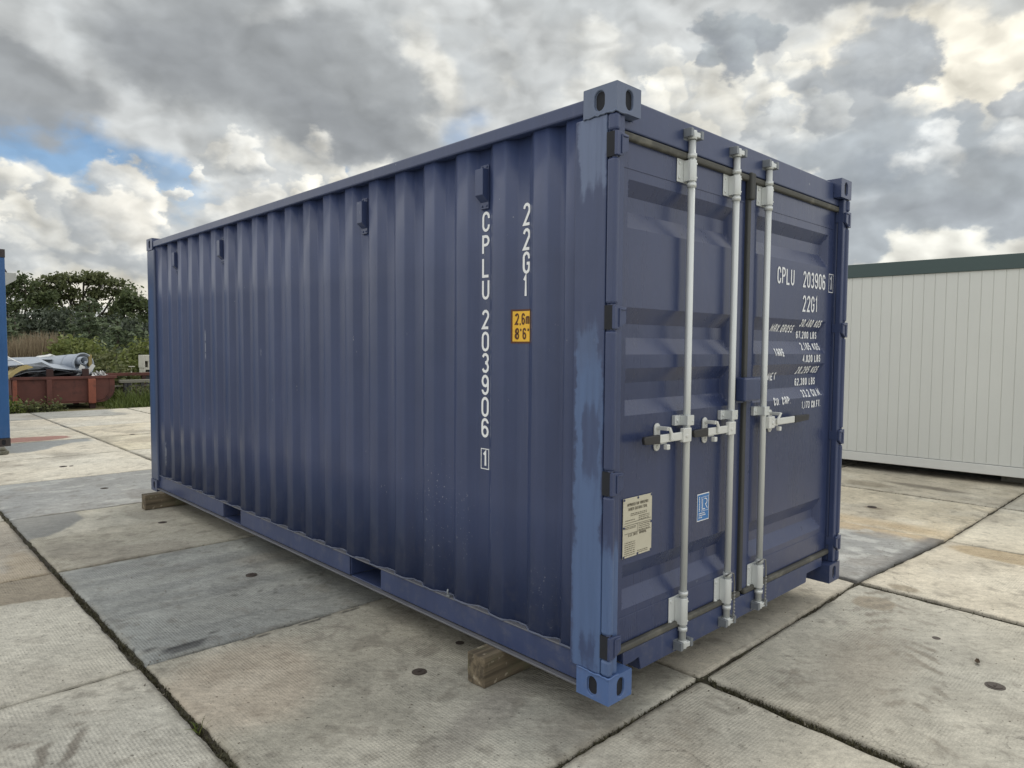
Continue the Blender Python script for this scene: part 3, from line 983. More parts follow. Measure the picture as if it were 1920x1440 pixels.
# ---- lettering
dl = lambda x, z: (x, door_y(x, z, 1.318, 2.272) - .0035, z)
CUTZ = ZS; CUTX = [1.318, 1.363, 2.227, 2.272]
Q = text2d('CPLU', 1.577, 1.888, .098, .047, .012, .0125, fit=.218)
decal('owner_code', Q, dl, CUTX, CUTZ, M['white_mark'], doorR); Q = []
Q += text2d('203906', 1.914, 1.888, .098, .047, .011, .0125, fit=.322)
decal('serial_number', Q, dl, CUTX, CUTZ, M['white_mark'], doorR); Q = []
Q += text2d('22G1', 1.917, 1.741, .100, .047, .012, .0125, fit=.213)
decal('size_code', Q, dl, CUTX, CUTZ, M['white_mark'], doorR); Q = []
Q += frame2d(2.290, 2.360, 1.878, 1.998, .005) + text2d('1', 2.308, 1.892, .092, .046, 0, .0125)
decal('check_digit', Q, dl, CUTX, CUTZ, M['white_mark'], doorR); Q = []
sm = dict(h=.046, cw=.026, gap=.008, w=.0088)
for s_, x, z, wd in (('MAX.GROSS', 1.572, 1.612, .286), ('30,480 KGS', 1.915, 1.650, .298), ('67,200 LBS', 1.915, 1.579, .295), ('TARE', 1.575, 1.470, .122),
                     ('2,185 KGS', 1.950, 1.508, .272), ('4,820 LBS', 1.938, 1.434, .256), ('NET', 1.560, 1.331, .098), ('28,295 KGS', 1.905, 1.363, .305),
                     ('62,380 LBS', 1.915, 1.290, .292), ('CU. CAP.', 1.576, 1.187, .215), ('33,2 CU.M.', 1.965, 1.218, .278), ('1,173 CU.FT.', 1.942, 1.148, .276)):
    Q += text2d(s_, x, z, sm['h'], sm['cw'], sm['gap'], sm['w'], fit=wd)
decal('weight_lettering', Q, dl, CUTX, CUTZ, M['white_mark'], doorR)
sl = lambda y, z: (side_depth(BRK, -y) - .0032, -y, z)     # text runs towards -y when read from outside
brk_c = [-p[0] for p in BRK]
Q = []
colz = 2.170
ws_ = .053
def column(name, txt, y, w, tops, hs):
    Q = []
    for ch, zt_, h in zip(txt, tops, hs): Q += text2d(ch, -y, zt_ - h, h, w, 0, .0138)
    decal(name, Q, sl, brk_c, [], M['white_mark'], near_wall, (-1, 0, 0))
column('owner_code', 'CPLU', .8795, .0555, (2.188, 2.072, 1.962, 1.853), (.100, .098, .101, .102))
column('serial_number', '203906', .8795, .0555, (1.701, 1.591, 1.484, 1.374, 1.262, 1.154), (.098, .100, .102, .103, .102, .099))
decal('check_digit', frame2d(-.8825, -.8205, .893, .999, .0045) + text2d('1', -.872, .905, .083, .058, 0, .0135), sl, brk_c, [], M['white_mark'], near_wall, (-1, 0, 0))
column('size_code', '22G1', .5885, .0505, (2.191, 2.073, 1.964, 1.856), (.106, .103, .104, .107))
# height sticker (yellow, brown rim), folded into the trough
lay = lambda o_: (lambda y, z: (side_depth(BRK, -y) - o_, -y, z))
st = decal('height_sticker', rect2d(-.650, -.520, 1.532, 1.694), lay(.0032), brk_c, [], M['brown_ink'], near_wall, (-1, 0, 0))
decal('yellow_field', rect2d(-.642, -.528, 1.541, 1.685), lay(.0040), brk_c, [], M['yellow'], st, (-1, 0, 0))
decal('height_lettering', text2d('2,6m', -.633, 1.620, .056, .030, .006, .0082, fit=.100) + text2d('8\'6"', -.633, 1.550, .056, .030, .008, .0085, fit=.097), lay(.0048), brk_c, [], M['brown_ink'], st, (-1, 0, 0))
# approval plate
bm = B(); box(bm, .166, .382, DY - .0075, DY - .0045, .583, .850); pl = obj('approval_plate', bm, M['plate'], doorL, bevel=.001, seg=1)
py = lambda o_: (lambda x, z: (x, o_, z))
Q = text2d('APPROVED FOR TRANSPORT', .196, .812, .014, .009, .003, .0022, fit=.156) + text2d('UNDER CUSTOMS SEAL', .204, .792, .014, .009, .003, .0022, fit=.140)
Q += text2d('C.S.C. SAFETY APPROVAL', .205, .676, .012, .008, .003, .002, fit=.135)
for z in (.738, .727, .690): Q += rect2d(.176, .372, z, z + .0018)
Q += rect2d(.270, .2718, .690, .727)
rr = random.Random(3)
for x0, x1, z0, z1, st_ in ((.22, .34, .768, .782, .007), (.18, .25, .748, .752, .006), (.28, .36, .742, .764, .008), (.28, .366, .694, .724, .0085), (.178, .256, .592, .656, .0095), (.272, .352, .592, .606, .008), (.178, .26, .712, .72, .006)):
    z = z0
    while z < z1:
        x = x0
        while x < x1:
            ln = rr.uniform(.004, .014); Q += rect2d(x, min(x + ln, x1), z, z + .003); x += ln + rr.uniform(.002, .005)
        z += st_
decal('plate_lettering', Q, py(DY - .0085), [], [], M['ink_brown'], pl)
for x, z in ((.172, .844), (.376, .844), (.274, .844), (.172, .72), (.376, .72), (.172, .589), (.376, .589), (.274, .589)):
    bm = B(); bolt(bm, x, DY - .0075, z, .006, .003); obj('rivet', bm, M['navy_door'], pl)
# blue certification sticker
stk = decal('certification_sticker', rect2d(.776, .888, .645, .784), py(DY - .0032), [], [], M['white_mark'], doorL)
decal('blue_field', rect2d(.780, .884, .650, .779), py(DY - .0042), [], [], M['blue_film'], stk)
Q = frame2d(.812, .880, .694, .766, .0018)
Q += [(np.array(a), np.array(b_), np.array(c_), np.array(d)) for a, b_, c_, d in []]
lt = []
for pts in ([(.824, .758), (.824, .704), (.848, .704)], [(.840, .756), (.853, .756), (.863, .750), (.866, .741), (.862, .732), (.851, .727), (.847, .727)], [(.853, .724), (.869, .704)]): stroke(lt, pts, .0048)
Q += lt
for z, a in ((.682, .05), (.672, .066), (.661, .03)):
    x = .790
    while x < .790 + a:
        ln = rr.uniform(.006, .012); Q += rect2d(x, x + ln, z, z + .005); x += ln + .003
z = .695
while z < .765: Q += rect2d(.791, .798, z, z + .006); z += .0085
decal('certification_lettering', Q, py(DY - .0050), [], [], M['white_mark'], stk)

# ventilator covers on the near wall
for yv in (.8570, 1.9665, 4.1845, 5.2930):
    bm = B(); x1 = TR - .004
    z0, z1 = 2.200, 2.416
    box(bm, x1 - .006, x1, yv - .030, yv + .030, z0, z1)
    prism(bm, [(x1 - .006, z0 + .032), (x1 - .044, z0 + .062), (x1 - .044, z1 - .026), (x1 - .006, z1 - .022)], 'y', yv - .029, yv + .029)
    for zz in (z0 + .014, z1 - .010):
        for q in (-.016, .016): cyl(bm, (x1 - .0065, yv + q, zz), (x1 - .011, yv + q, zz), .006, n=8)
    obj('ventilator', bm, M['navy'], near_wall, bevel=.003)
bm = B(); tube(bm, [(.030, 1.105, .173), (.022, 1.106, .182), (.018, 1.11, .20), (.024, 1.112, .212)], .006, 6); box(bm, .016, .036, 1.095, 1.12, .1725, .182)
obj('lashing_hook', bm, M['zinc_dark'], near_wall, bevel=.001, seg=1)
# weld bead between wall and lower rail
bm = B()
pts = []
for i in range(len(BRK) - 1):
    (ya, da), (yb, db) = BRK[i], BRK[i + 1]
    for t in np.linspace(0, 1, 4)[:-1]: pts.append((da + (db - da) * t - .004, ya + (yb - ya) * t, .174 + random.uniform(-.002, .002)))
tube(bm, pts, [random.uniform(.004, .007) for _ in pts], 6)
obj('weld_bead', bm, paint('weld_paint', base=(.085, .10, .15), rough=.5), near_wall)

# weld beads where the near post meets its castings
for z_, mt in ((.1185, M['touch_blue']), (CH - .1185, M['touch_grey'])):
    bm = B()
    pts = [(-.001, .176 - .172 * i / 11, z_ + random.uniform(-.004, .004)) for i in range(12)] + [(.006 + .06 * i / 4, .0005, z_ + random.uniform(-.003, .003)) for i in range(5)]
    tube(bm, pts, [random.uniform(.003, .0055) for _ in pts], 6); obj('weld_bead', bm, mt, box20)

# ------------------------------------------------------------------ timber blocks under the container
m_, t, b = mat('weathered_timber')
co = objco(t); x, y, z = sepxyz(t, co)
ring = noise(t, vmath(t, 'MULTIPLY', co, (1.2, 26., 26.)), 1.0, 5, .6)
gr = noise(t, co, 5, 5, .6)
cc = mixc(t, ring.step(.3, .7), lin(66, 58, 46), lin(122, 110, 90))
cc = mixc(t, gr.step(.5, .7) * .6, cc, lin(92, 98, 72))
cc = mixc(t, noise(t, co, 22, 4).step(.60, .70) * .7, cc, lin(160, 150, 132))
inp(t, b.inputs['Base Color'], cc); b.inputs['Roughness'].default_value = .85
bump(t, b, ring + gr * .4, .6, .006)
M['timber'] = m_


def timber(name, label, p, ln, w, h, rz):
    bm = B(); n = 8
    box(bm, 0, ln, 0, w, 0, h)
    bmesh.ops.subdivide_edges(bm, edges=bm.edges[:], cuts=4, use_grid_fill=True)
    for v in bm.verts:
        k = random.uniform(-1, 1) * .002; v.co += Vector((random.uniform(-.002, .002), k, k * .5 if v.co.z < h * .98 and v.co.z > .002 else 0))
    o = obj(name, bm, M['timber'], None, bevel=.005)
    o.location = p; o.rotation_euler = (0, 0, rz)
    return tag(o, label, 'timber block', 'timber blocks under the navy container')


timber('timber_block', 'short squared timber block under the near end of the navy container rail', (-.119, .655, .002), .80, .121, .1475, math.radians(1.5))
timber('timber_block', 'squared timber block under the far back corner of the navy container', (-.180, 5.640, .002), .80, .115, .1475, 0)

# ================================================================== BRIGHT BLUE CONTAINER at the left
H2 = 2.896
blu = thing('shipping_container', 'bright blue container with dark brown corner castings, at the left edge by the scrap skip', 'shipping container', (-.535, 10.80 + CL, .120), PI)
dk = {(a, b_, c_): M['casting_brown'] for a in (0, 1) for b_ in (0, 1) for c_ in (0, 1)}
shell(blu, CL, CW, H2, M['casting_brown'], None, M['bright_blue'], dk, M['bright_blue'])
end_wall(blu, CL, CW, H2, M['bright_blue'], M['bright_blue'])
bm = B(); box(bm, .07, CW - .07, .02, .05, .03, H2 - .03); obj('door_end', bm, M['bright_blue'], blu)
for ix in (0, 1):
    for iy in (0, 1):
        bm = B(); xa = .003 if ix == 0 else CW - .155; ya = .006 if iy == 0 else CL - .10
        box(bm, xa, xa + .152, ya, ya + .094, .118, H2 - .118); obj('corner_post', bm, M['bright_blue'], blu, bevel=.012)
M['block'] = simple('mossy_concrete', (.22, .21, .18), .9, var=.4, scale=9, bmp=.5, col2=(.10, .10, .07))
for k, (dx_, s_, h0, h1, lab) in enumerate(((0, .20, .002, .062, 'grey concrete block on the slab, the lower of two under the bright blue container'), (-.02, .165, .063, .119, 'pale rounded concrete block, the upper of two under the bright blue container'))):
    bm = B(); box(bm, -s_ - .06, s_ * .6, -.10, .16, h0, h1)
    o = obj('concrete_block', bm, M['block'], None, bevel=.022, seg=3); o.location = (-.68 + dx_, 10.86, 0)
    tag(o, lab, 'concrete block', 'concrete blocks under the bright blue container')
# grey hopper seen behind the bright blue container
hop = thing('grey_hopper', 'pale grey sheet metal hopper behind the top of the bright blue container', 'hopper', (-.6, 24., 0))
M['pale_grey'] = simple('pale_grey_sheet', (.42, .43, .41), .55, var=.15, scale=4)
a_, b2, c2, d2 = at(6, 512, 24.), at(30.6, 512, 24.), at(31, 525, 24.), at(6, 538, 24.)
bm = B(); L0 = hop.location
w2_ = 2.4
prism(bm, [(b2.x - L0.x, b2.z), (c2.x - L0.x, c2.z), (d2.x - L0.x, d2.z), (d2.x - L0.x - w2_ + .6, d2.z), (d2.x - L0.x - w2_ + .2, c2.z), (b2.x - L0.x - w2_, b2.z)], 'y', 0, 1.6)
obj('bin', bm, M['pale_grey'], hop, bevel=.01)
for q in (-.8, -1.6):
    for yy in (.2, 1.4):
        bm = B(); box(bm, q - .05, q + .05, yy - .05, yy + .05, 0, d2.z + .01); obj('leg', bm, M['pale_grey'], hop)
bm = B(); p0, p1 = at(8, 504, 24.3) - L0, at(12.5, 511.5, 24.3) - L0
cyl(bm, p1, p0 + (p0 - p1) * 3, .02); obj('rail', bm, M['casting_brown'], hop)

# ================================================================== PORTABLE CABIN at the right
cab_dir = math.atan2(-2.06, .12)
cabin = thing('portable_cabin', 'pale grey white portable cabin with grooved panels and dark green grey roof edge', 'cabin', (7.73 - .058 * 1.2, 2.02 + 1.2, 0), cab_dir)
M['cab_white'] = simple('off_white_panel_paint', (.61, .625, .59), .5, var=.08, scale=1.2, stretch=(1, 1, .4))
M['cab_rail'] = simple('pale_rail_paint', (.63, .64, .61), .5, var=.07, scale=2)
M['cab_trim'] = simple('green_grey_trim_paint', (.050, .080, .078), .5, var=.12, scale=2)
LC, WC = 6.1, 2.6     # local x runs along the wall away from the far end, the cabin body lies at +y
bm = B(); ga, gd = .010, .006
xs = []; x = .068 + 1.2 - .1243 * 10
pts = [(0, 0)]
while x < LC - .05:
    if x > .03: pts += [(x - ga / 2, 0), (x - ga / 6, gd), (x + ga / 6, gd), (x + ga / 2, 0)]
    x += .1243
pts.append((LC, 0))
lo = [bm.verts.new((p, q, .243)) for p, q in pts]; hi = [bm.verts.new((p, q, 2.62)) for p, q in pts]
for i in range(len(pts) - 1): bm.faces.new((lo[i], lo[i + 1], hi[i + 1], hi[i]))
obj('front_wall', bm, M['cab_white'], cabin, recalc=False)
bm = B(); box(bm, .002, LC - .002, .04, WC, .243, 2.62); obj('wall_core', bm, M['cab_white'], cabin)
bm = B(); box(bm, -.03, LC + .03, -.022, .06, 2.615, 2.795); box(bm, -.03, LC + .03, WC - .04, WC + .02, 2.615, 2.795); box(bm, -.03, .0, .061, WC - .041, 2.615, 2.795); box(bm, LC, LC + .03, .061, WC - .041, 2.615, 2.795)
obj('roof_fascia', bm, M['cab_trim'], cabin, bevel=.006)
bm = B(); box(bm, .0, LC, .061, WC - .041, 2.70, 2.77); obj('roof', bm, M['cab_trim'], cabin)
bm = B(); box(bm, -.02, LC + .02, -.014, .08, .118, .237); box(bm, -.02, LC + .02, WC - .05, WC + .01, .118, .237); box(bm, -.02, .06, .081, WC - .051, .118, .237); box(bm, LC - .06, LC + .02, .081, WC - .051, .118, .237)
obj('base_rail', bm, M['cab_rail'], cabin, bevel=.006)
bm = B(); box(bm, .0, LC, .085, WC - .055, .20, .242); obj('floor', bm, M['floor_wood'], cabin)
for q in (.3, 3.0, 5.7):
    for w_ in (.35, 2.2):
        bm = B(); box(bm, q, q + .3, w_, w_ + .2, .004, .117); obj('foot', bm, M['block'], cabin)


# ================================================================== GROUND
def vhash(ix, iy, seed):
    h = (ix.astype(np.int64) * 374761393 + iy.astype(np.int64) * 668265263 + seed * 974634533) & 0x7fffffff
    h = ((h ^ (h >> 13)) * 1274126177) & 0x7fffffff
    return ((h ^ (h >> 16)) & 0xffff) / 65535.0


def vn(x, y, seed):
    ix, iy = np.floor(x), np.floor(y); fx, fy = x - ix, y - iy
    fx = fx * fx * (3 - 2 * fx); fy = fy * fy * (3 - 2 * fy)
    a = vhash(ix, iy, seed); b_ = vhash(ix + 1, iy, seed); c_ = vhash(ix, iy + 1, seed); d = vhash(ix + 1, iy + 1, seed)
    return (a * (1 - fx) + b_ * fx) * (1 - fy) + (c_ * (1 - fx) + d * fx) * fy


def fbm(x, y, seed, o=5, g=.55):
    s_, a, tot = 0, 1., 0
    for i in range(o):
        s_ = s_ + a * vn(x * 2 ** i, y * 2 ** i, seed + i * 17); tot += a; a *= g
    return s_ / tot


def sstep(a, b_, x):
    t_ = np.clip((x - a) / (b_ - a), 0, 1); return t_ * t_ * (3 - 2 * t_)


XB = [-13.3, -11.3, -9.29, -7.28, -5.26, -3.25, -1.235, 'B', 'D', 4.53, 6.385, 8.3, 10.3, 12.3, 14.3, 16.3]
YB = [-10.1, -8.08, -6.06, -4.04, -2.03, 'C', 2.02, 4.045, 6.065, 8.09, 10.1, 12.12, 14.15, 16.30, 18.08]


def xb(i, y):
    v = XB[i]
    if v == 'B': return np.interp(y, [-2, -.96, 0, 1, 9, 18], [.66, .70, .748, .752, .83, .85])
    if v == 'D': return np.interp(y, [-2, -.95, .17, 9, 18], [2.70, 2.765, 2.835, 2.90, 2.94])
    return np.full_like(y, v)


def yb(j, x):
    v = YB[j]
    if v == 'C': return np.interp(x, [-2, .75, 2.8, 4.5, 8], [-.01, .01, .02, -.085, -.11])
    return np.full_like(x, v)


CRM = lin(188, 183, 171); TAN = lin(174, 170, 159); GRY = lin(150, 150, 146); WET = lin(126, 131, 134); BRN = lin(150, 138, 122); LGT = lin(186, 182, 170)
tone = {}
for i in range(15):
    for j in range(14): tone[(i, j)] = [CRM, CRM, TAN, LGT, TAN, WET][vhash(np.array([i]), np.array([j]), 5).item().__mul__(6).__floor__() % 6]
# the slabs one sees: (column, row) column 6 = x -1.2..0.77, row 5 = y 0..2
tone.update({(6, 5): lin(153, 151, 142), (6, 6): lin(146, 148, 145), (6, 7): lin(164, 161, 150), (6, 8): lin(138, 139, 138), (6, 9): CRM, (6, 10): CRM, (6, 11): lin(196, 190, 175), (6, 12): CRM, (6, 13): lin(150, 150, 145),
             (5, 5): lin(178, 175, 165), (5, 6): lin(174, 171, 161), (5, 7): lin(160, 155, 146), (5, 8): lin(160, 158, 150), (5, 4): lin(180, 176, 165), (6, 4): lin(178, 175, 165), (7, 4): lin(168, 165, 155),
             (7, 5): lin(182, 176, 163), (7, 3): TAN, (8, 4): lin(196, 190, 176), (8, 5): lin(128, 131, 132), (9, 5): lin(190, 182, 164), (9, 4): lin(196, 190, 175), (10, 5): lin(178, 172, 158), (10, 4): TAN, (11, 5): GRY,
             (7, 9): CRM, (7, 10): lin(196, 188, 168), (7, 11): lin(196, 188, 170), (7, 12): CRM, (7, 13): lin(150, 150, 145), (8, 13): CRM, (8, 12): CRM, (7, 8): TAN, (8, 8): TAN})
HW = {6: .019, 7: .015, 8: .018}     # half joint widths by column line


def patch(x, y, cx, cy, rx, ry, seed, soft=.35, amp=.5, rot=0.):
    ca, sa = math.cos(rot), math.sin(rot)
    dx_, dy_ = x - cx, y - cy
    u, v = (dx_ * ca + dy_ * sa) / rx, (-dx_ * sa + dy_ * ca) / ry
    r = np.sqrt(u * u + v * v) + (fbm(x * 2.2, y * 2.2, seed, 5) - .5) * amp
    return 1 - sstep(1 - soft, 1, r)


def tread(x, y, cx, cy, rot, wd, ln, seed):
    ca, sa = math.cos(rot), math.sin(rot)
    u = (x - cx) * ca + (y - cy) * sa; v = -(x - cx) * sa + (y - cy) * ca
    lug = np.sin((u + np.abs(v) * .9 + (fbm(x * 5, y * 5, seed + 4, 3) - .5) * .10) * 2 * PI / .14) * .5 + .5
    m_ = sstep(.50, .75, lug) * (np.abs(v) < wd / 2) * sstep(.0, .03, np.abs(v))
    return m_ * (np.abs(u) < ln / 2) * sstep(.46, .70, fbm(x * 4.1, y * 4.1, seed, 5))


def slab_colour(i, j, x, y):
    base = np.array(tone[(i, j)])[None, :] * np.ones((x.size, 1))
    sd_ = i * 31 + j * 7
    n1 = fbm(x * .9 + i * 5, y * .9, sd_, 5); n2 = fbm(x * 4, y * 4, sd_ + 3, 5); n3 = fbm(x * 14, y * 14, sd_ + 9, 3); nst = fbm(x * 1.4, y * 9, sd_ + 21, 4)
    wet = np.zeros(x.size) + (.55 if (i, j) in ((6, 6), (6, 8), (8, 5), (6, 13), (7, 13)) else .0)
    k = 1 + (n1 - .5) * .34 + (n2 - .5) * .42 + (n3 - .5) * .16 + (nst - .5) * .14
    # warm / cool drift
    warm = (fbm(x * .7, y * .7, sd_ + 41, 3) - .5)[:, None] * np.array([[.09, .01, -.10]])
    c_ = base * k[:, None] * (1 + warm)

    def lay_(m_, col, a=1., w=0.):
        nonlocal c_, wet
        m_ = np.clip(m_, 0, 1) * a
        c_ = c_ * (1 - m_[:, None]) + np.array(col)[None, :] * (k * .5 + .5)[:, None] * m_[:, None]
        wet = np.maximum(wet, m_ * w)
    # grime collected along the slab edges
    xl, xr = xb(i, y), xb(i + 1, y); yl, yr = yb(j, x), yb(j + 1, x)
    e = np.minimum(np.minimum(x - xl, xr - x), np.minimum(y - yl, yr - y))
    lay_((1 - sstep(.0, .07, e)) * sstep(.38, .62, n2), lin(104, 98, 84), .55)
    # worn pale patches and dark traffic film
    lay_(sstep(.56, .74, fbm(x * 1.7 + 9, y * 1.7, sd_ + 77, 5)), lin(206, 203, 192) if tone[(i, j)] != WET and wet[0] < .3 else lin(160, 163, 162), .38)
    lay_(sstep(.58, .74, fbm(x * 1.2 + 3, y * 1.2, sd_ + 99, 5)), lin(120, 114, 106), .42)
    lay_(sstep(.66, .72, fbm(x * 11, y * 11, sd_ + 5, 3)), lin(96, 90, 82), .35)
    if (i, j) == (6, 6):
        lay_(patch(x, y, -.99, 2.13, .16, .075, 4, .25, .9), lin(44, 44, 46), .95, .6)
        for q in range(16):
            lay_(patch(x, y, -.99 + random.uniform(-.3, .4), 2.13 + random.uniform(-.03, .16), .035, .008, q, .4, .9), lin(60, 60, 60), .8)
        lay_(sstep(.5, .62, fbm(x * 1.0, y * 12, 55, 4)), lin(118, 121, 121), .45)
        cr = np.abs(y - (2.75 + .10 * np.sin(x * 5) + (fbm(x * 4, y * 4, 8) - .5) * .5)); lay_((1 - sstep(.002, .010, cr)) * (x > -.5) * (x < .5), lin(78, 78, 76), .7)
    if (i, j) == (6, 5):
        for q, xx in enumerate((-.36, -.29, -.22, -.10, -.04, -.7, -.62)): lay_(patch(x, y, xx, 1.985 + (q % 3) * .012 - .02, .05, .014, q + 60, .4, .8), lin(40, 40, 40), .85)
        lay_(patch(x, y, -.9, 1.5, .5, .5, 71, .5, .7), lin(186, 172, 156), .45)
        lay_(patch(x, y, -.35, .45, .55, .14, 72, .8, .8, .35), lin(120, 116, 112), .5)
        lay_(patch(x, y, .45, .4, .5, .4, 73, .8, .7), lin(140, 134, 126), .45)
    if (i, j) == (6, 7):
        lay_(1 - sstep(-.02, .03, np.hypot((x + 1.235) / .55, (y - 6.06) / .9) - 1 + (fbm(x * 3, y * 3, 6) - .5) * .25), lin(120, 122, 122), .85, .4)
        lay_(sstep(-.02, .02, (x - .0) * .5 + (y - 5.0) * .5 + (fbm(x * 3, y * 3, 16) - .5) * .15) * (x > -.35), lin(140, 136, 126), .45)
    if (i, j) == (5, 6):
        edge_ = 3.42 + .28 * np.sqrt(np.clip(1 - ((x + 2.1) / .95) ** 2, 0, 1)) - .14 + (fbm(x * 5, y * 5, 12) - .5) * .05
        lay_(sstep(-.006, .006, y - edge_), lin(140, 130, 114), .85, .25)
        lay_(1 - sstep(-.01, .01, y - edge_), lin(198, 195, 184), .45)
    if (i, j) == (5, 7): lay_(sstep(.42, .6, fbm(x * 3, y * 1.5, 31)), lin(172, 156, 132), .45)
    if (i, j) == (6, 8): lay_(sstep(.60, .70, fbm(x * 5, y * 9, 14)), lin(168, 170, 168), .6)
    if (i, j) == (6, 10):
        lay_(sstep(-.02, .03, y - (11.62 - .70 * sstep(.25, 1.05, .78 - x) + (fbm(x * 2.5, y * 2.5, 3) - .5) * .35)) * (1 - sstep(.60, .70, x - (y - 11.2) * .12)), lin(134, 138, 139), .95, .6)
    if (i, j) == (6, 11):
        lay_(patch(x, y, -.35, 12.50, .98, .42, 9, .08, .35) * (y > 12.2), lin(152, 112, 102), .95, .2)
    if (i, j) == (7, 10): lay_(patch(x, y, 1.75, 11.3, .7, .5, 19, .12, .35), lin(168, 160, 144), .8)
    if (i, j) in ((7, 13), (7, 12)): lay_(sstep(2.35, 2.6, x + (fbm(x * 2, y * 2, 2) - .5) * .6), CRM, .95)
    if (i, j) == (8, 5):
        lay_(sstep(4.10, 4.42, x + (fbm(x * 3, y * 3, 2) - .5) * .5), lin(178, 158, 126), .8)
        lay_(sstep(.56, .66, fbm(x * 6, y * 6, 4)), lin(178, 180, 178), .6)
        lay_(1 - sstep(.0, .10, np.minimum(x - 2.80, y - .0)), lin(92, 92, 92), .8)
    if (i, j) == (9, 5):
        lay_(patch(x, y, 4.75, .5, .28, 1.0, 29, .7, .7), lin(166, 144, 110), .6)
        lay_(patch(x, y, 5.4, .82, .08, .12, 5, .5, .6), lin(110, 100, 84), .7)
    if (i, j) == (8, 4): lay_(patch(x, y, 4.35, -.55, .22, .45, 39, .25, .5), lin(156, 138, 108), .75)
    if (i, j) == (10, 5):
        lay_(patch(x, y, 7.0, .75, .14, .65, 49, .4, .8, -.1), lin(112, 106, 96), .75)
        lay_(patch(x, y, 6.7, 1.3, .2, .3, 59, .4, .8), lin(120, 112, 96), .6)
    if (i, j) == (7, 4):
        lay_(patch(x, y, 2.5, -.2, .13, .12, 7, .2, 1.1), lin(134, 124, 108), .75)
        lay_(tread(x, y, 1.75, -.6, .35, .34, 2.4, 3), lin(118, 112, 102), .75)
        lay_(tread(x, y, 1.5, -.35, .15, .30, 1.9, 13), lin(122, 116, 106), .6)
        lay_(patch(x, y, 1.5, -.5, .9, .34, 17, .8, .7, .2), lin(138, 132, 122), .6)
    if (i, j) == (8, 4): lay_(patch(x, y, 2.94, -.24, .07, .10, 7, .3, 1.1), lin(140, 130, 112), .8)
    if (i, j) == (5, 5):
        lay_(tread(x, y, -1.75, 1.55, .25, .40, 2.4, 23), lin(112, 106, 98), .8)
        lay_(tread(x, y, -1.6, .95, .5, .36, 2.4, 33), lin(116, 110, 100), .7)
        lay_(patch(x, y, -2.1, 1.75, .8, .25, 27, .8, .8), lin(128, 124, 118), .5)
    if (i, j) == (6, 4):
        lay_(patch(x, y, .1, -.3, .8, .25, 37, .8, .9, .5), lin(150, 144, 134), .55)
        lay_(tread(x, y, -.1, -.35, .7, .3, 1.8, 43), lin(138, 132, 122), .5)
    return c_, wet, n2, n3


VV, FF, CC, WW, HT = [], [], [], [], []
nv = 0
for i in range(15):
    for j in range(14):
        cx = (xb(i, np.array([2.]))[0] + xb(i + 1, np.array([2.]))[0]) / 2; cy = (yb(j, np.array([cx]))[0] + yb(j + 1, np.array([cx]))[0]) / 2
        dist = math.hypot(cx - CAM.x, cy - CAM.y)
        vis = (5 <= i <= 12 and 3 <= j <= 13)
        n = 96 if (vis and dist < 5.2) else (64 if vis and dist < 9.5 else (40 if vis else 6))
        hl = HW.get(i, .009); hr = HW.get(i + 1, .009)
        if j <= 4 and i == 7: hl, hr = .026, .032
        if j <= 4 and i == 6: hr = .026
        if j <= 4 and i == 8: hl = .032
        if j >= 6 and i == 7: hl = .010
        if j >= 6 and i == 6: hr = .010
        hb = .012 if j == 5 else .008; ht_ = .012 if j == 4 else .008
        u = np.linspace(0, 1, n + 1); uu, vv = np.meshgrid(u, u)
        uu, vv = uu.ravel(), vv.ravel()
        y_ = yb(j, np.full_like(uu, cx)) * (1 - vv) + yb(j + 1, np.full_like(uu, cx)) * vv
        x_ = xb(i, y_) * (1 - uu) + xb(i + 1, y_) * uu
        yl, yr = yb(j, x_) + hb, yb(j + 1, x_) - ht_
        y_ = yl * (1 - vv) + yr * vv
        xl, xr = xb(i, y_) + hl, xb(i + 1, y_) - hr
        x_ = xl * (1 - uu) + xr * uu
        # ragged, chipped arrises
        edge = np.minimum(np.minimum(x_ - xl, xr - x_), np.minimum(y_ - yl, yr - y_))
        onx = (np.minimum(x_ - xl, xr - x_) < 1e-6); ony = (np.minimum(y_ - yl, yr - y_) < 1e-6)
        rg = (fbm(x_ * 9, y_ * 9, 3, 4) - .45) * .020
        x_ = np.where(onx, x_ + np.where(uu < .5, 1, -1) * np.clip(rg * 1.5, -.002, .045), x_)
        y_ = np.where(ony, y_ + np.where(vv < .5, 1, -1) * np.clip(rg * 1.5, -.002, .045), y_)
        c_, wet, n2, n3 = slab_colour(i, j, x_, y_)
        hz = vhash(np.array([i]), np.array([j]), 8)[0] * .006 - .004 + (.010 if (i, j) == (8, 5) else 0)
        z_ = hz + (n2 - .5) * .004 + (n3 - .5) * .0015 - np.where(edge < 1e-6, .004, 0)
        VV.append(np.stack([x_, y_, z_], 1)); CC.append(np.concatenate([c_, np.ones((c_.shape[0], 1))], 1)); WW.append(wet)
        idx = np.arange((n + 1) * (n + 1)).reshape(n + 1, n + 1) + nv
        FF.append(np.stack([idx[:-1, :-1].ravel(), idx[:-1, 1:].ravel(), idx[1:, 1:].ravel(), idx[1:, :-1].ravel()], 1))
        nv += (n + 1) ** 2
        # side skirts
        ringi = np.concatenate([idx[0, :-1], idx[:-1, -1], idx[-1, :0:-1], idx[:0:-1, 0]])
        top = np.stack([x_, y_, z_], 1)[ringi - (nv - (n + 1) ** 2)]
        low = top.copy(); low[:, 2] = -.06
        VV.append(low); CC.append(np.tile(np.array([[.05, .045, .035, 1]]), (len(ringi), 1))); WW.append(np.zeros(len(ringi)))
        li = np.arange(len(ringi)) + nv; nv += len(ringi)
        FF.append(np.stack([ringi, li, np.roll(li, -1), np.roll(ringi, -1)], 1))
m_, t, b = mat('slab_concrete')
co = objco(t)
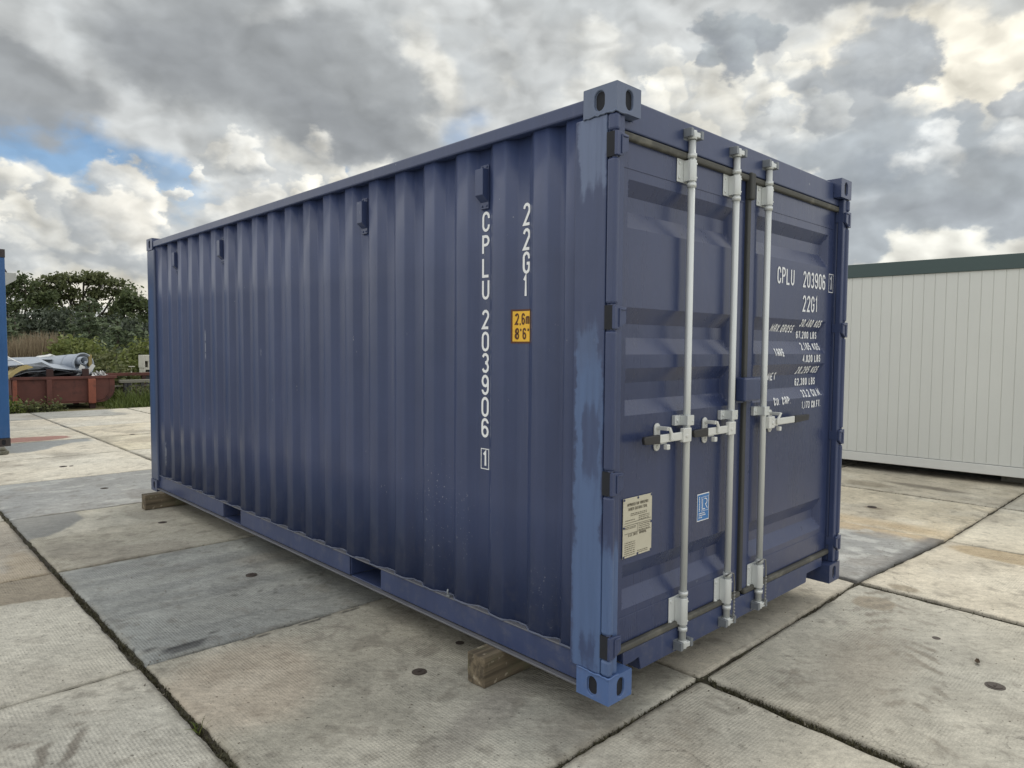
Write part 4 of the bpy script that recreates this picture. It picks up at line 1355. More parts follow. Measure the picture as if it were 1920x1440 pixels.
at_ = t.nodes.new('ShaderNodeAttribute'); at_.attribute_name = 'tone'; ac = S(t, at_.outputs['Color'])
aw = t.nodes.new('ShaderNodeAttribute'); aw.attribute_name = 'wet'; wf = S(t, aw.outputs['Fac'])
x, y, z = sepxyz(t, co)
gr = noise(t, co, 130, 3, .7); g2 = noise(t, co, 34, 5, .65)
# cast-in diamond grip pattern, worn away in patches
h1 = ((x + y) * (2 * PI / .030)).fn('SINE'); h2 = ((x - y) * (2 * PI / .030)).fn('SINE')
hatch = (h1 * h2)
hm = noise(t, co, 1.5, 4, .6).step(.40, .62)
g3 = noise(t, co, 11, 5, .68)
sk = noise(t, vmath(t, 'MULTIPLY', comb(t, x + y, x - y, z), (1., .22, 1.)), 26, 5, .7)
k = 1.05 + (gr - .5) * .90 + (g2 - .5) * .85 + (g3 - .5) * .65 + (sk - .5) * .75 + hatch * hm * .085
cc = mixc(t, 1.0, ac, comb(t, k * 1.015, k, k * .955), 'MULTIPLY')
cc = mixc(t, g3.step(.55, .70) * g2.step(.45, .6) * .35, cc, lin(92, 88, 82))
cc = mixc(t, noise(t, co, 45, 2, .5).step(.68, .72) * .6, cc, lin(66, 60, 54))
vo = t.nodes.new('ShaderNodeTexVoronoi'); vo.feature = 'DISTANCE_TO_EDGE'; vo.inputs['Scale'].default_value = .55
wob = vmath(t, 'ADD', co, vmath(t, 'MULTIPLY', noise(t, co, 3.0, 5, .6, out=1), (.5, .5, .0))); t.links.new(wob.k, vo.inputs['Vector'])
crack = (1.0 - S(t, vo.outputs['Distance']).step(.0008, .0030)) * noise(t, co, .45, 2, .5).step(.56, .60)
cc = mixc(t, crack * .40, cc, lin(62, 58, 52))
inp(t, b.inputs['Base Color'], cc)
inp(t, b.inputs['Roughness'], .86 - wf * .42 + (g2 - .5) * .25)
b.inputs['Specular IOR Level'].default_value = .45
wr = noise(t, vmath(t, 'MULTIPLY', comb(t, x + y * .5, y - x * .5, z), (1., .45, 1.)), 13, 4, .6)
bump(t, b, gr * .35 + g2 * .8 + hatch * hm * .30 + wr * 2.6, .75, .006)
yard = soup('concrete_paving', np.concatenate(VV), np.concatenate(FF), m_, attr={'tone': ('FLOAT_COLOR', np.concatenate(CC)), 'wet': ('FLOAT', np.concatenate(WW))}, smooth=True)
struct(yard)
# lifting sockets cast into the slabs
M['rust_dark'] = simple('dark_rusty_iron', (.055, .042, .034), .75, var=.4, scale=30, bmp=.4)
socks = [(-.24, 1.01, .040), (.13, 1.14, .025), (-.23, 3.04, .040), (-.21, 5.03, .040), (-.19, 7.10, .042), (1.73, -1.02, .045), (-.21, 9.06, .045), (-.12, 9.04, .025), (1.46, 12.11, .05), (5.42, .82, .045), (2.16, -.65, .022)]
for px, py_, r_ in socks:
    bm = B(); z_ = .0035
    cyl(bm, (px, py_, -.03), (px, py_, z_), r_, r_ * .97, 20)
    if r_ > .03:
        cyl(bm, (px, py_, z_ + .0005), (px, py_, z_ + .0025), r_ * .72, r_ * .70, 16); box(bm, px - r_ * .35, px + r_ * .35, py_ - .004, py_ + .004, z_ + .003, z_ + .006)
    obj('lifting_socket', bm, M['rust_dark'], yard)

# soil in the joints, and the land around
m_, t, b = mat('joint_soil')
co = objco(t); n1 = noise(t, co, 7, 5, .65); n2 = noise(t, co, 60, 4, .7)
cc = mixc(t, n1.step(.45, .65), lin(60, 55, 46), lin(66, 65, 48)); k = .6 + n2 * .8
cc = mixc(t, 1.0, cc, comb(t, k, k, k), 'MULTIPLY'); inp(t, b.inputs['Base Color'], cc); b.inputs['Roughness'].default_value = .95
bump(t, b, n2, .8, .01)
bm = B(); bm.faces.new([bm.verts.new(p) for p in ((-13.4, -10.2, -.017), (16.4, -10.2, -.017), (16.4, 18.15, -.017), (-13.4, 18.15, -.017))])
struct(obj('soil', bm, m_))
m_, t, b = mat('meadow')
co = objco(t); n1 = noise(t, co, .6, 6, .65); n2 = noise(t, co, 9, 5, .7)
cc = mixc(t, n1.step(.4, .62), lin(84, 92, 48), lin(118, 108, 72)); k = .55 + n2 * .9
cc = mixc(t, 1.0, cc, comb(t, k, k, k), 'MULTIPLY'); inp(t, b.inputs['Base Color'], cc); b.inputs['Roughness'].default_value = .95
bm = B(); n = 48
bm.faces.new([bm.verts.new((600 * math.cos(2 * PI * i / n), 600 * math.sin(2 * PI * i / n), -.045)) for i in range(n)])
struct(obj('ground', bm, m_))


# ------------------------------------------------------------------ plants
def leafmat(name, c1, c2, trans=.25, rough=.6):
    m, t, b = mat(name)
    a = t.nodes.new('ShaderNodeAttribute'); a.attribute_name = 'tint'; f = S(t, a.outputs['Fac'])
    co = objco(t)
    cc = mixc(t, f, c1, c2)
    k = .75 + noise(t, co, .9, 3, .6) * .5
    cc = mixc(t, 1.0, cc, comb(t, k, k, k), 'MULTIPLY')
    inp(t, b.inputs['Base Color'], cc); b.inputs['Roughness'].default_value = rough
    b.inputs['Specular IOR Level'].default_value = .3
    tr = t.nodes.new('ShaderNodeBsdfTranslucent'); inp(t, tr.inputs['Color'], cc)
    mx = t.nodes.new('ShaderNodeMixShader'); mx.inputs[0].default_value = trans
    out = t.nodes['Material Output']
    t.links.new(b.outputs[0], mx.inputs[1]); t.links.new(tr.outputs[0], mx.inputs[2]); t.links.new(mx.outputs[0], out.inputs[0])
    return m


def leaf_quads(P, size, rng, flat=0., aspect=.55):
    """diamond leaves at points P, random directions"""
    n = len(P)
    a = rng.normal(size=(n, 3)); a[:, 2] *= (1 - flat); a /= np.linalg.norm(a, axis=1)[:, None]
    r = rng.normal(size=(n, 3)); b_ = np.cross(a, r); b_ /= np.linalg.norm(b_, axis=1)[:, None]
    s_ = size * rng.uniform(.55, 1.3, n)[:, None]
    V = np.stack([P - a * s_, P + b_ * s_ * aspect, P + a * s_, P - b_ * s_ * aspect], 1).reshape(-1, 3)
    F = np.arange(4 * n).reshape(n, 4)
    tint = np.repeat(np.clip(rng.normal(.5, .28, n), 0, 1), 4)
    return V, F, tint


BARK = simple('tree_bark', (.07, .06, .048), .9, var=.4, scale=5, bmp=.4)
LF = {'oak': leafmat('broad_leaf', (.052, .076, .036), (.130, .160, .072)), 'oak2': leafmat('broad_leaf_olive', (.062, .080, .036), (.155, .172, .075)),
      'spruce': leafmat('blue_green_needle', (.062, .090, .050), (.165, .205, .118), .2), 'dark': leafmat('dark_needle', (.035, .048, .034), (.080, .10, .062), .15),
      'willow': leafmat('pale_green_leaf', (.10, .13, .035), (.24, .27, .09)), 'bush': leafmat('bush_leaf', (.065, .085, .032), (.18, .19, .08)),
      'reed': leafmat('dry_reed', (.17, .13, .085), (.34, .28, .19)), 'grass': leafmat('meadow_grass', (.055, .085, .020), (.16, .20, .055)), 'weed': leafmat('weed_leaf', (.05, .08, .02), (.20, .24, .06)),
      'moss': leafmat('joint_moss', (.045, .040, .025), (.105, .098, .055))}


def broadleaf(label, x, y, h, lobes, leaf, nleaf, fork, seed, size=.16, clumps=14, cr=.55, group='trees behind the yard', tr=.22):
    """lobes: (dx, dz, rx, rz) crown ellipsoids relative to the base"""
    rng = np.random.default_rng(seed); rd = random.Random(seed)
    root = thing('tree', label, 'tree', (x, y, -.04), 0, group)
    bm = B(); P = []
    base = Vector((0, 0, 0)); fk = Vector((rd.uniform(-.2, .2), 0, fork))
    tube(bm, [base, base.lerp(fk, .5) + Vector((rd.uniform(-.1, .1), 0, 0)), fk], [tr, tr * .8, tr * .65], 8)
    per = nleaf // (len(lobes) * clumps)
    for (dx_, dz_, rx, rz) in lobes:
        cc_ = Vector((dx_, rd.uniform(-.3, .3) * rx, dz_))
        mid = fk.lerp(cc_, .5) + Vector((rd.uniform(-.3, .3), rd.uniform(-.3, .3), rd.uniform(-.2, .4)))
        tube(bm, [fk, mid, cc_], [tr * .5, tr * .32, tr * .16], 6)
        for k in range(clumps):
            d = Vector(rng.normal(size=3)); d.normalize()
            if d.z < -.2: d.z *= .4
            rr_ = rd.uniform(.55, 1.0)
            q = cc_ + Vector((d.x * rx, d.y * rx, d.z * rz)) * rr_
            tube(bm, [cc_ if rd.random() < .6 else mid, (cc_ + q) / 2 + Vector((0, 0, rd.uniform(-.1, .2))), q], [tr * .13, tr * .08, tr * .03], 4)
            s_ = cr * rd.uniform(.6, 1.25)
            pp = rng.normal(size=(per, 3)) * np.array([s_, s_, s_ * .55]) * .55 + np.array(q)
            P.append(pp)
    obj('trunk', bm, BARK, root, recalc=False)
    V, F, tint = leaf_quads(np.concatenate(P), size, rng)
    soup('crown', V, F, LF[leaf], root, {'tint': ('FLOAT', tint)})
    return root


def conifer(label, x, y, h, r, leaf, seed, dens=1., size=.13, name='conifer', group='conifers behind the yard', droop=.25):
    rng = np.random.default_rng(seed); rd = random.Random(seed)
    root = thing(name, label, 'tree', (x, y, -.04), 0, group)
    bm = B(); tube(bm, [(0, 0, 0), (rd.uniform(-.05, .05), 0, h * .5), (0, 0, h)], [.12, .08, .015], 7)
    P = []
    z = .25
    while z < h * .99:
        k = 1 - z / h
        nb = max(3, int(9 * (k ** .4)))
        ln = r * (k ** .85) * rd.uniform(.75, 1.15) + .10
        for q in range(nb):
            a = rd.uniform(0, 2 * PI); l = ln * rd.uniform(.7, 1.15)
            p0 = Vector((0, 0, z)); p1 = Vector((math.cos(a) * l, math.sin(a) * l, z - l * droop + l * .25 * rd.random()))
            mid = p0.lerp(p1, .5) + Vector((0, 0, l * .10))
            tube(bm, [p0, mid, p1], [.022, .014, .004], 4)
            n = max(4, int(34 * l * dens))
            tt = rng.uniform(.12, 1.0, n)[:, None]
            pts = (1 - tt) ** 2 * np.array(p0) + 2 * tt * (1 - tt) * np.array(mid) + tt ** 2 * np.array(p1)
            pts += rng.normal(size=(n, 3)) * np.array([.09, .09, .05]) * (1.2 - tt * .6)
            P.append(pts)
        z += .24 + .1 * rd.random()
    obj('trunk', bm, BARK, root, recalc=False)
    V, F, tint = leaf_quads(np.concatenate(P), size, rng, .3, .32)
    soup('crown', V, F, LF[leaf], root, {'tint': ('FLOAT', tint)})
    return root


def bush(name, label, x, y, w, h, leaf, seed, n=2500, size=.07, dep=.8, stems=24, cat='bush', group=None, clump=26):
    rng = np.random.default_rng(seed); rd = random.Random(seed)
    root = thing(name, label, cat, (x, y, -.04), 0, group)
    bm = B(); P = []
    for k in range(stems):
        a = rd.uniform(-1, 1); l = h * math.sqrt(max(.1, 1 - a * a * .8)) * rd.uniform(.65, 1.08)
        p0 = Vector((a * w * .18, rd.uniform(-.3, .3) * dep, 0)); p1 = Vector((a * w * .5, rd.uniform(-.5, .5) * dep, l)); mid = p0.lerp(p1, .5) + Vector((a * .08 * w, 0, .05))
        tube(bm, [p0, mid, p1], [.018, .012, .003], 4)
        m2 = n // stems
        tt = np.clip(rng.beta(2.0, 1.2, m2), .08, 1)[:, None]
        pts = (1 - tt) ** 2 * np.array(p0) + 2 * tt * (1 - tt) * np.array(mid) + tt ** 2 * np.array(p1)
        pts += rng.normal(size=(m2, 3)) * np.array([.13 * w ** .5, .13 * w ** .5, .10])
        P.append(pts)
    obj('stem', bm, BARK, root, recalc=False)
    P = np.concatenate(P); P[:, 2] = np.abs(P[:, 2])
    V, F, tint = leaf_quads(P, size, rng)
    soup('foliage', V, F, LF[leaf], root, {'tint': ('FLOAT', tint)})
    return root


def blades(name, pts, h, w, leaf, seed, lean=.35, parent=None, plume=0.):
    rng = np.random.default_rng(seed); n = len(pts)
    a = rng.uniform(0, 2 * PI, n); hh = h * rng.uniform(.45, 1.15, n); ww = w * rng.uniform(.6, 1.3, n)
    dx_ = np.cos(a) * ww; dy_ = np.sin(a) * ww
    l = rng.normal(size=(n, 2)) * lean * hh[:, None]
    b0 = pts - np.stack([dx_, dy_, 0 * dx_], 1); b1 = pts + np.stack([dx_, dy_, 0 * dx_], 1)
    md = pts + np.stack([l[:, 0] * .35, l[:, 1] * .35, hh * .6], 1); tp = pts + np.stack([l[:, 0], l[:, 1], hh], 1)
    k = .75 + plume
    m0 = md - np.stack([dx_, dy_, 0 * dx_], 1) * k; m1 = md + np.stack([dx_, dy_, 0 * dx_], 1) * k
    V = np.stack([b0, b1, m1, m0, tp], 1).reshape(-1, 3)
    base = np.arange(n)[:, None] * 5
    F = [list(r) for r in (base + np.array([[0, 1, 2, 3]]))] + [list(r) for r in (base + np.array([[3, 2, 4]]))]
    tint = np.repeat(np.clip(rng.normal(.5, .28, n), 0, 1), 5)
    return soup(name, V, F, LF[leaf], parent, {'tint': ('FLOAT', tint)})


def bear(u, dist):
    a = YAW + math.atan((u - 960) / FPX); return CAM.x + dist * math.sin(a), CAM.y + dist * math.cos(a)


def hgt(v, u, dist):
    d = dist * math.cos(math.atan((u - 960) / FPX)); hv = 651 - (960 - u) * .0095
    return CAM.z + (hv - v) / FPX * d


TD = 75.
def px(u): return (u)
# the airy broadleaf trees on the skyline
x0, y0 = bear(48, TD); h = hgt(512, 48, TD)
s1 = TD * .85 / FPX / .82      # metres per photo pixel out there
LB = [(-1.6, h - 1.3, 1.3, 1.0), (.1, h - .9, 1.3, .9), (1.2, h - 1.9, 1.2, .8), (-.7, h - 2.7, 1.5, .9), (1.7, h - 3.2, 1.1, .7), (-2.1, h - 3.2, 1.1, .8), (-1.2, 3.2, 1.5, 1.0), (1.2, 3.0, 1.5, 1.0), (0., 2.0, 1.8, 1.0)]
broadleaf('dark broadleaf tree, the small round crown beside the bright blue container', x0, y0, h, LB, 'oak', 5200, h * .45, 21, size=.17, cr=.62)
x0, y0 = bear(158, TD + 3); h = hgt(505, 158, TD + 3)
LB = [(-3.9, h - 2.5, 1.3, .8), (-2.7, h - 1.7, 1.4, .8), (-1.4, h - 1.0, 1.5, .8), (.2, h - .7, 1.6, .7), (1.7, h - .9, 1.5, .8), (2.9, h - 1.7, 1.3, .9), (3.9, h - 2.8, 1.0, .8), (-3.0, h - 3.1, 1.2, .7), (3.2, h - 3.6, 1.0, .7), (-1.2, h - 2.4, 1.3, .6), (1.4, h - 2.3, 1.2, .6), (-2.2, h - 4.3, 1.2, .7), (2.4, h - 4.6, 1.1, .8), (.2, h - 3.6, 1.2, .6)]
broadleaf('tall broad domed broadleaf tree with open limbs, highest on the skyline', x0, y0, h, LB, 'oak2', 9000, h * .34, 33, size=.18, cr=.62, tr=.3)
x0, y0 = bear(256, TD - 2); h = hgt(540, 250, TD - 2)
LB = [(-.4, h - .8, 1.0, .8), (.5, h - 1.6, 1.1, .8), (-1.1, h - 1.9, .9, .8), (.9, h - 2.7, 1.0, .7), (-.4, h - 3.0, 1.2, .8), (1.6, h - 3.6, .9, .8), (-.6, 2.8, 1.4, 1.0), (1., 2.5, 1.4, 1.)]
broadleaf('broadleaf tree on the skyline touching the far edge of the navy container', x0, y0, h, LB, 'oak', 4800, h * .42, 45, size=.17, cr=.6)
# the dark mass and the conifers in front of them
for u, v, r, dd, sd_, lab in ((62, 578, 2.1, 58, 3, 'dark dense yew like tree left of the tall domed tree'), (98, 584, 2.3, 57, 4, 'dark dense low tree under the left limbs of the domed tree'), (246, 600, 2.2, 56, 6, 'dark dense tree low beside the navy container edge'), (128, 575, 2.2, 60, 16, 'dark dense tree in the gap left of the tall conifer'), (205, 582, 2.4, 61, 26, 'dark dense tree filling the gap right of the tall conifer')):
    x0, y0 = bear(u, dd); h = hgt(v, u, dd)
    broadleaf(lab, x0, y0, h, [(-r * .5, h * .45, r * .8, h * .35), (r * .5, h * .5, r * .8, h * .35), (0, h * .72, r * .75, h * .25), (-r * .3, h * .2, r, h * .2), (r * .5, h * .2, r, h * .2)], 'dark', 5200, h * .2, sd_, size=.16, clumps=16, cr=.7, tr=.15)
for u, v, r, dd, sd_, lf_, lab in ((170, 550, 2.5, 47, 8, 'spruce', 'tall loose blue green conifer in front of the domed tree'), (222, 596, 2.0, 42, 9, 'spruce', 'blue green conifer leaning over the right hand bush'), (262, 606, 1.7, 43, 10, 'spruce', 'small blue green conifer beside the navy container edge'), (30, 590, 1.1, 46, 12, 'spruce', 'small blue green conifer beside the bright blue container'), (134, 592, 1.5, 48, 13, 'spruce', 'slim blue green conifer left of the tall loose one')):
    x0, y0 = bear(u, dd); conifer(lab, x0, y0, hgt(v, u, dd), r, lf_, sd_, dens=1.15, size=.16)
# shrubs nearer the yard
x0, y0 = bear(148, 30); bush('willow_bush', 'round yellow green willow bush behind the scrap pipes', x0, y0, 1.9, hgt(628, 148, 30), 'willow', 5, 4200, .085, 1.2)
x0, y0 = bear(232, 27); bush('leafy_bush', 'grey green leafy bush right of the scrap skip', x0, y0, 1.7, hgt(655, 232, 27), 'bush', 6, 3600, .075, 1.2)
x0, y0 = bear(262, 26); bush('leafy_bush', 'tall yellow green bush beside the far edge of the navy container', x0, y0, 1.3, hgt(636, 262, 26), 'willow', 7, 2800, .075, 1.)
x0, y0 = bear(190, 29); bush('leafy_bush', 'low brownish bush right behind the scrap pipe ends', x0, y0, 1.6, hgt(664, 190, 29), 'bush', 17, 2200, .075, 1.)
x0, y0 = bear(215, 24); bush('leafy_bush', 'thin twiggy bush behind the red steel beam', x0, y0, 1.6, hgt(680, 215, 24), 'bush', 27, 1800, .06, .8)
for u, v, ww_, dd, sd_, lab in ((34, 632, 1.2, 31, 3, 'brown patch of dry reeds beside the bright blue container'), (80, 624, 1.05, 32, 4, 'tall brown patch of dry reeds left of the willow bush')):
    x0, y0 = bear(u, dd); h = hgt(v, u, dd) - .1
    rng = np.random.default_rng(sd_); n = 1500
    pp = np.stack([rng.uniform(-ww_ * .5, ww_ * .5, n) + rng.normal(0, .12, n), rng.uniform(-.9, .9, n), np.zeros(n) - .04], 1)
    o = blades('reed_bed', pp, h * 1.02, .011, 'reed', sd_, .11, plume=1.2); o.location = (x0, y0, 0)
    tag(o, lab, 'reeds', kind='stuff')
# far hedge line closing the view behind everything
rng = np.random.default_rng(77); n = 46000
xx = rng.uniform(-35, 165, n); ha = xx / 100.; hr = 98 + rng.uniform(-2, 2, n)
P = np.stack([hr * np.sin(ha), hr * np.cos(ha), np.abs(rng.beta(1.1, 2.2, n)) * (4.4 + 1.4 * np.sin(xx * .21) + 1.0 * np.sin(xx * .57 + 1))], 1)
V, F, tint = leaf_quads(P, .34, rng)
o = soup('far_hedge', V, F, LF['dark'], None, {'tint': ('FLOAT', tint)}); tag(o, 'dark continuous hedge far behind the trees', 'hedge', kind='stuff')
# verge grass along the yard's far edge
rng = np.random.default_rng(5); n = 15000
pp = np.stack([rng.uniform(-1.5, 9, n), 18.12 + rng.beta(1., 1.6, n) * 9, np.full(n, -.045)], 1)
keep = ~((pp[:, 0] > .55) & (pp[:, 0] < 2.62) & (pp[:, 1] < 21.2))
o = blades('verge_grass', pp[keep], .26, .010, 'grass', 9, .35); tag(o, 'green verge grass along the far edge of the concrete yard', 'grass', kind='stuff')
n = 1500
pp = np.stack([rng.normal(4.0, 1.2, n), 18.6 + rng.beta(1., 2., n) * 2.4, np.full(n, -.045)], 1)
o = blades('tall_grass', pp[(pp[:, 0] > 3.05)], .48, .013, 'grass', 19, .3); tag(o, 'taller green grass right of the scrap skip', 'grass', kind='stuff')
for u, v, w_, h_, lf_, sd_, lab in ((26, 773, .34, .22, 'weed', 3, 'bright yellow green weed at the yard edge beside the bright blue container'), (88, 765, .6, .20, 'bush', 4, 'dark weed growing under the front of the scrap skip'), (62, 767, .35, .14, 'bush', 14, 'small weed at the left foot of the scrap skip'), (252, 745, .8, .55, 'bush', 15, 'dark green weed under the weathered grey beam')):
    p = at(u, v, 18.35 if u < 200 else 19.6)
    bush('weed', lab, p.x, p.y, w_, h_, lf_, sd_, 300, .04, .3, 12, 'weed')
# moss and grass shoots in the joints
rng = np.random.default_rng(15)
J = []
def jl(xa, ya, xb_, yb_, n, sp):
    t_ = rng.uniform(0, 1, n); J.append(np.stack([xa + (xb_ - xa) * t_ + rng.normal(0, sp, n), ya + (yb_ - ya) * t_ + rng.normal(0, sp, n), np.full(n, -.018)], 1))
jl(-1.235, .3, -1.235, 4., 1500, .009); jl(-1.235, 4., -1.235, 8., 300, .008); jl(.75, -.1, .69, -1.1, 900, .012); jl(-.3, 0., .75, .01, 300, .006); jl(2.80, 0, 2.73, -1.3, 500, .012); jl(.75, 0, 2.8, .02, 260, .006); jl(6.385, -.3, 6.385, 2., 300, .010); jl(2.8, .01, 7.5, -.1, 200, .006)
mo = blades('joint_moss', np.concatenate(J), .020, .0035, 'moss', 3, .6); tag(mo, 'green moss and soil crumbs in the joints between the slabs', 'moss', kind='stuff')
# grit gathered along the joints, and one curled dead leaf
bm = B(); g_ = random.Random(9)
for k in range(420):
    if k < 260:
        ln_ = g_.choice([((-1.235, .3), (-1.235, 4.5)), ((.75, -.05), (.70, -1.1)), ((-.3, 0.), (2.7, .01)), ((2.78, -.02), (2.73, -1.3)), ((-1.2, 2.02), (.3, 2.02))]); q = g_.random()
        px_, py_ = (ln_[0][i] + (ln_[1][i] - ln_[0][i]) * q + g_.gauss(0, .045) for i in (0, 1))
    else: px_, py_ = g_.uniform(-2.2, 3.6), g_.uniform(-1.2, 4.0)
    r_ = g_.uniform(.0015, .0048); ret = bmesh.ops.create_icosphere(bm, subdivisions=1, radius=r_)
    for v in ret['verts']: v.co = Vector((v.co.x * g_.uniform(.8, 1.5) + px_, v.co.y + py_, v.co.z * .6 + r_ * .4 + .001))
o = obj('grit', bm, simple('grit_stone', (.16, .14, .11), .9, var=.5, scale=40)); tag(o, 'small loose grit scattered along the joints of the concrete slabs', 'grit', kind='stuff')
bm = B(); rows_ = []
for i in range(6):
    t_ = i / 5; w_ = .013 * math.sin(PI * (t_ * .86 + .07)); rows_.append([bm.verts.new((1.93 + .05 * t_, -.90 + w_ * q + .01 * t_, .006 + .010 * (t_ - .5) ** 2 * 4 + .006 * abs(q))) for q in (-1, 0, 1)])
for a, b_ in zip(rows_[:-1], rows_[1:]):
    for i in range(2): bm.faces.new((a[i], a[i + 1], b_[i + 1], b_[i]))
tag(obj('dead_leaf', bm, simple('dry_leaf', (.075, .05, .03), .8, var=.4, scale=60), None, solid=.0008), 'curled dark dead leaf on the slab near the round lifting socket at the right', 'leaf')


def tuft(lab, x, y, n, h, leaf='weed'):
    r2 = np.random.default_rng(int(abs(x * 100)) + 1)
    pp = np.stack([x + r2.normal(0, .012, n), y + r2.normal(0, .02, n), np.full(n, -.015)], 1)
    o = blades('grass_tuft', pp, h, .004, leaf, 4, .7); tag(o, lab, 'grass tuft')
tuft('small grass tuft in the wide joint at the lower left', -1.235, 1.24, 9, .05)
tuft('tiny moss tuft in the joint in front of the container corner', .722, -.45, 40, .03, 'moss')
tuft('tiny grass tuft in the joint nearest the slab crossing by the container corner', .748, -.06, 20, .025, 'moss')

# ================================================================== SCRAP SKIP and its load
SY = 19.0
skip = thing('scrap_skip', 'rusty red open scrap skip with upright ribs and rounded lower corners, heaped with metal', 'skip', (1.78, SY, -.04))
M['skip_red'] = simple('faded_red_skip_paint', (.128, .050, .040), .85, var=.6, scale=2.6, bmp=.35, col2=(.050, .027, .024))
M['skip_orange'] = simple('orange_red_rib_colour', (.27, .085, .052), .75, var=.4, scale=5, col2=(.14, .05, .035))  # brighter orange red than the body, for two of the ribs
M['skip_dark'] = simple('dark_rust_paint', (.045, .022, .020), .85, var=.4, scale=4)
hw_, r_, zb, zt = 1.13, .34, .16, .84
outl = [(-hw_, zt)] + [(-hw_ + r_ + r_ * math.cos(a), zb + r_ + r_ * math.sin(a)) for a in np.linspace(PI, 1.5 * PI, 7)] + [(hw_ - r_ + r_ * math.cos(a), zb + r_ + r_ * math.sin(a)) for a in np.linspace(1.5 * PI, 2 * PI, 7)] + [(hw_, zt)]
bm = B(); D2 = 2.0
A = [bm.verts.new((p[0], 0, p[1])) for p in outl]; Bk = [bm.verts.new((p[0], D2, p[1])) for p in outl]
for i in range(len(outl) - 1): bm.faces.new((A[i], A[i + 1], Bk[i + 1], Bk[i]))
bm.faces.new(A); bm.faces.new(Bk[::-1])
obj('body', bm, M['skip_red'], skip, solid=.012)
for y0_, y1_ in ((-.055, 0.), (D2, D2 + .05)):
    bm = B(); box(bm, -hw_ - .03, hw_ + .05, y0_, y1_, zt - .06, zt + .012); obj('rim', bm, M['skip_red'], skip, bevel=.008)
# raised rim shape pressed into the ends of the panel
bm = B()
inn = [(p[0] * .90, zb + (p[1] - zb) * .86 + .05) for p in outl]
tube(bm, [(p[0], -.008, p[1]) for p in inn], .012, 5); obj('panel_moulding', bm, M['skip_red'], skip)
for k, (q, w_, mt) in enumerate(((-.36, .055, M['skip_red']), (.585, .085, M['skip_orange']), (-hw_ + .06, .04, M['skip_orange']))):
    bm = B(); hi_z = zt + (.0 if k == 2 else .0)
    prism(bm, [(q - w_, zb - .02), (q + w_, zb - .02), (q + w_, zt - .062), (q - w_, zt - .062)], 'y', -.11, -.013)
    obj('rib', bm, mt, skip, bevel=.010)
for q in (-.33, .46):
    bm = B(); box(bm, q - .075, q + .075, -.05, .03, zt + .013, zt + .20); obj('lifting_lug', bm, M['skip_dark'], skip, bevel=.01)
for q in (-.36, .60):
    bm = B(); box(bm, q - .06, q + .06, -.06, .10, .0, zb - .021); obj('foot', bm, M['skip_dark'], skip)
    bm = B(); box(bm, q - .06, q + .06, D2 - .3, D2 - .1, .0, zb - .007); obj('foot', bm, M['skip_dark'], skip)
# load
M['galv'] = simple('dull_galvanised_sheet', (.36, .40, .45), .42, .45, var=.14, scale=3)
M['galv_dark'] = simple('dark_zinc_sheet', (.20, .22, .25), .5, .4, var=.3, scale=3)  # darker zinc colour than the other sheets
M['foam'] = simple('yellow_insulation_foam', (.46, .37, .17), .9, var=.2, scale=5, bmp=.3)
M['white_sheet'] = simple('white_coated_sheet', (.62, .63, .62), .5, var=.15, scale=4)
M['junk_dark'] = simple('dark_scrap_metal', (.055, .055, .058), .6, .4, var=.5, scale=6)
M['foam_board'] = simple('ochre_board', (.32, .25, .11), .9, var=.2)
zr = zt - .04


def pipe(bm, p0, p1, r, th=.012, n=22):
    p0, p1 = Vector(p0), Vector(p1); d = (p1 - p0).normalized(); a = d.orthogonal().normalized(); b_ = d.cross(a)
    R = []
    for p, q in ((p0, r), (p1, r), (p1, r - th), (p0, r - th)):
        R.append([bm.verts.new(p + (a * math.cos(2 * PI * i / n) + b_ * math.sin(2 * PI * i / n)) * q) for i in range(n)])
    for k in range(4):
        for i in range(n):
            bm.faces.new((R[k][i], R[k][(i + 1) % n], R[(k + 1) % 4][(i + 1) % n], R[(k + 1) % 4][i])).smooth = (k in (0, 2))


bm = B()      # rubble of dark scrap that fills the skip up to its rim
for k in range(90):
    c0 = Vector((random.uniform(-1.0, 1.0) + 1.78, SY + random.uniform(.12, 1.85), random.uniform(.55, .93)))
    l = random.uniform(.12, .45); a = random.uniform(0, PI); tl = random.uniform(-.3, .3)
    d = Vector((math.cos(a) * math.cos(tl), math.sin(a) * math.cos(tl), math.sin(tl))) * l; w_ = Vector((-math.sin(a), math.cos(a), random.uniform(-.4, .4))) * random.uniform(.04, .16)
    q = [c0 - d - w_, c0 + d - w_, c0 + d + w_, c0 - d + w_]
    for p in q: p.x = min(max(p.x, .72), 2.84); p.y = min(max(p.y, SY + .03), SY + 1.95)
    up_ = Vector((0, 0, .01)); bm.faces.new([bm.verts.new(p) for p in q]); 
tag(obj('scrap_heap', bm, M['junk_dark'], None, solid=.012), 'dark jumble of scrap metal filling the red skip to its rim', 'scrap', kind='stuff')
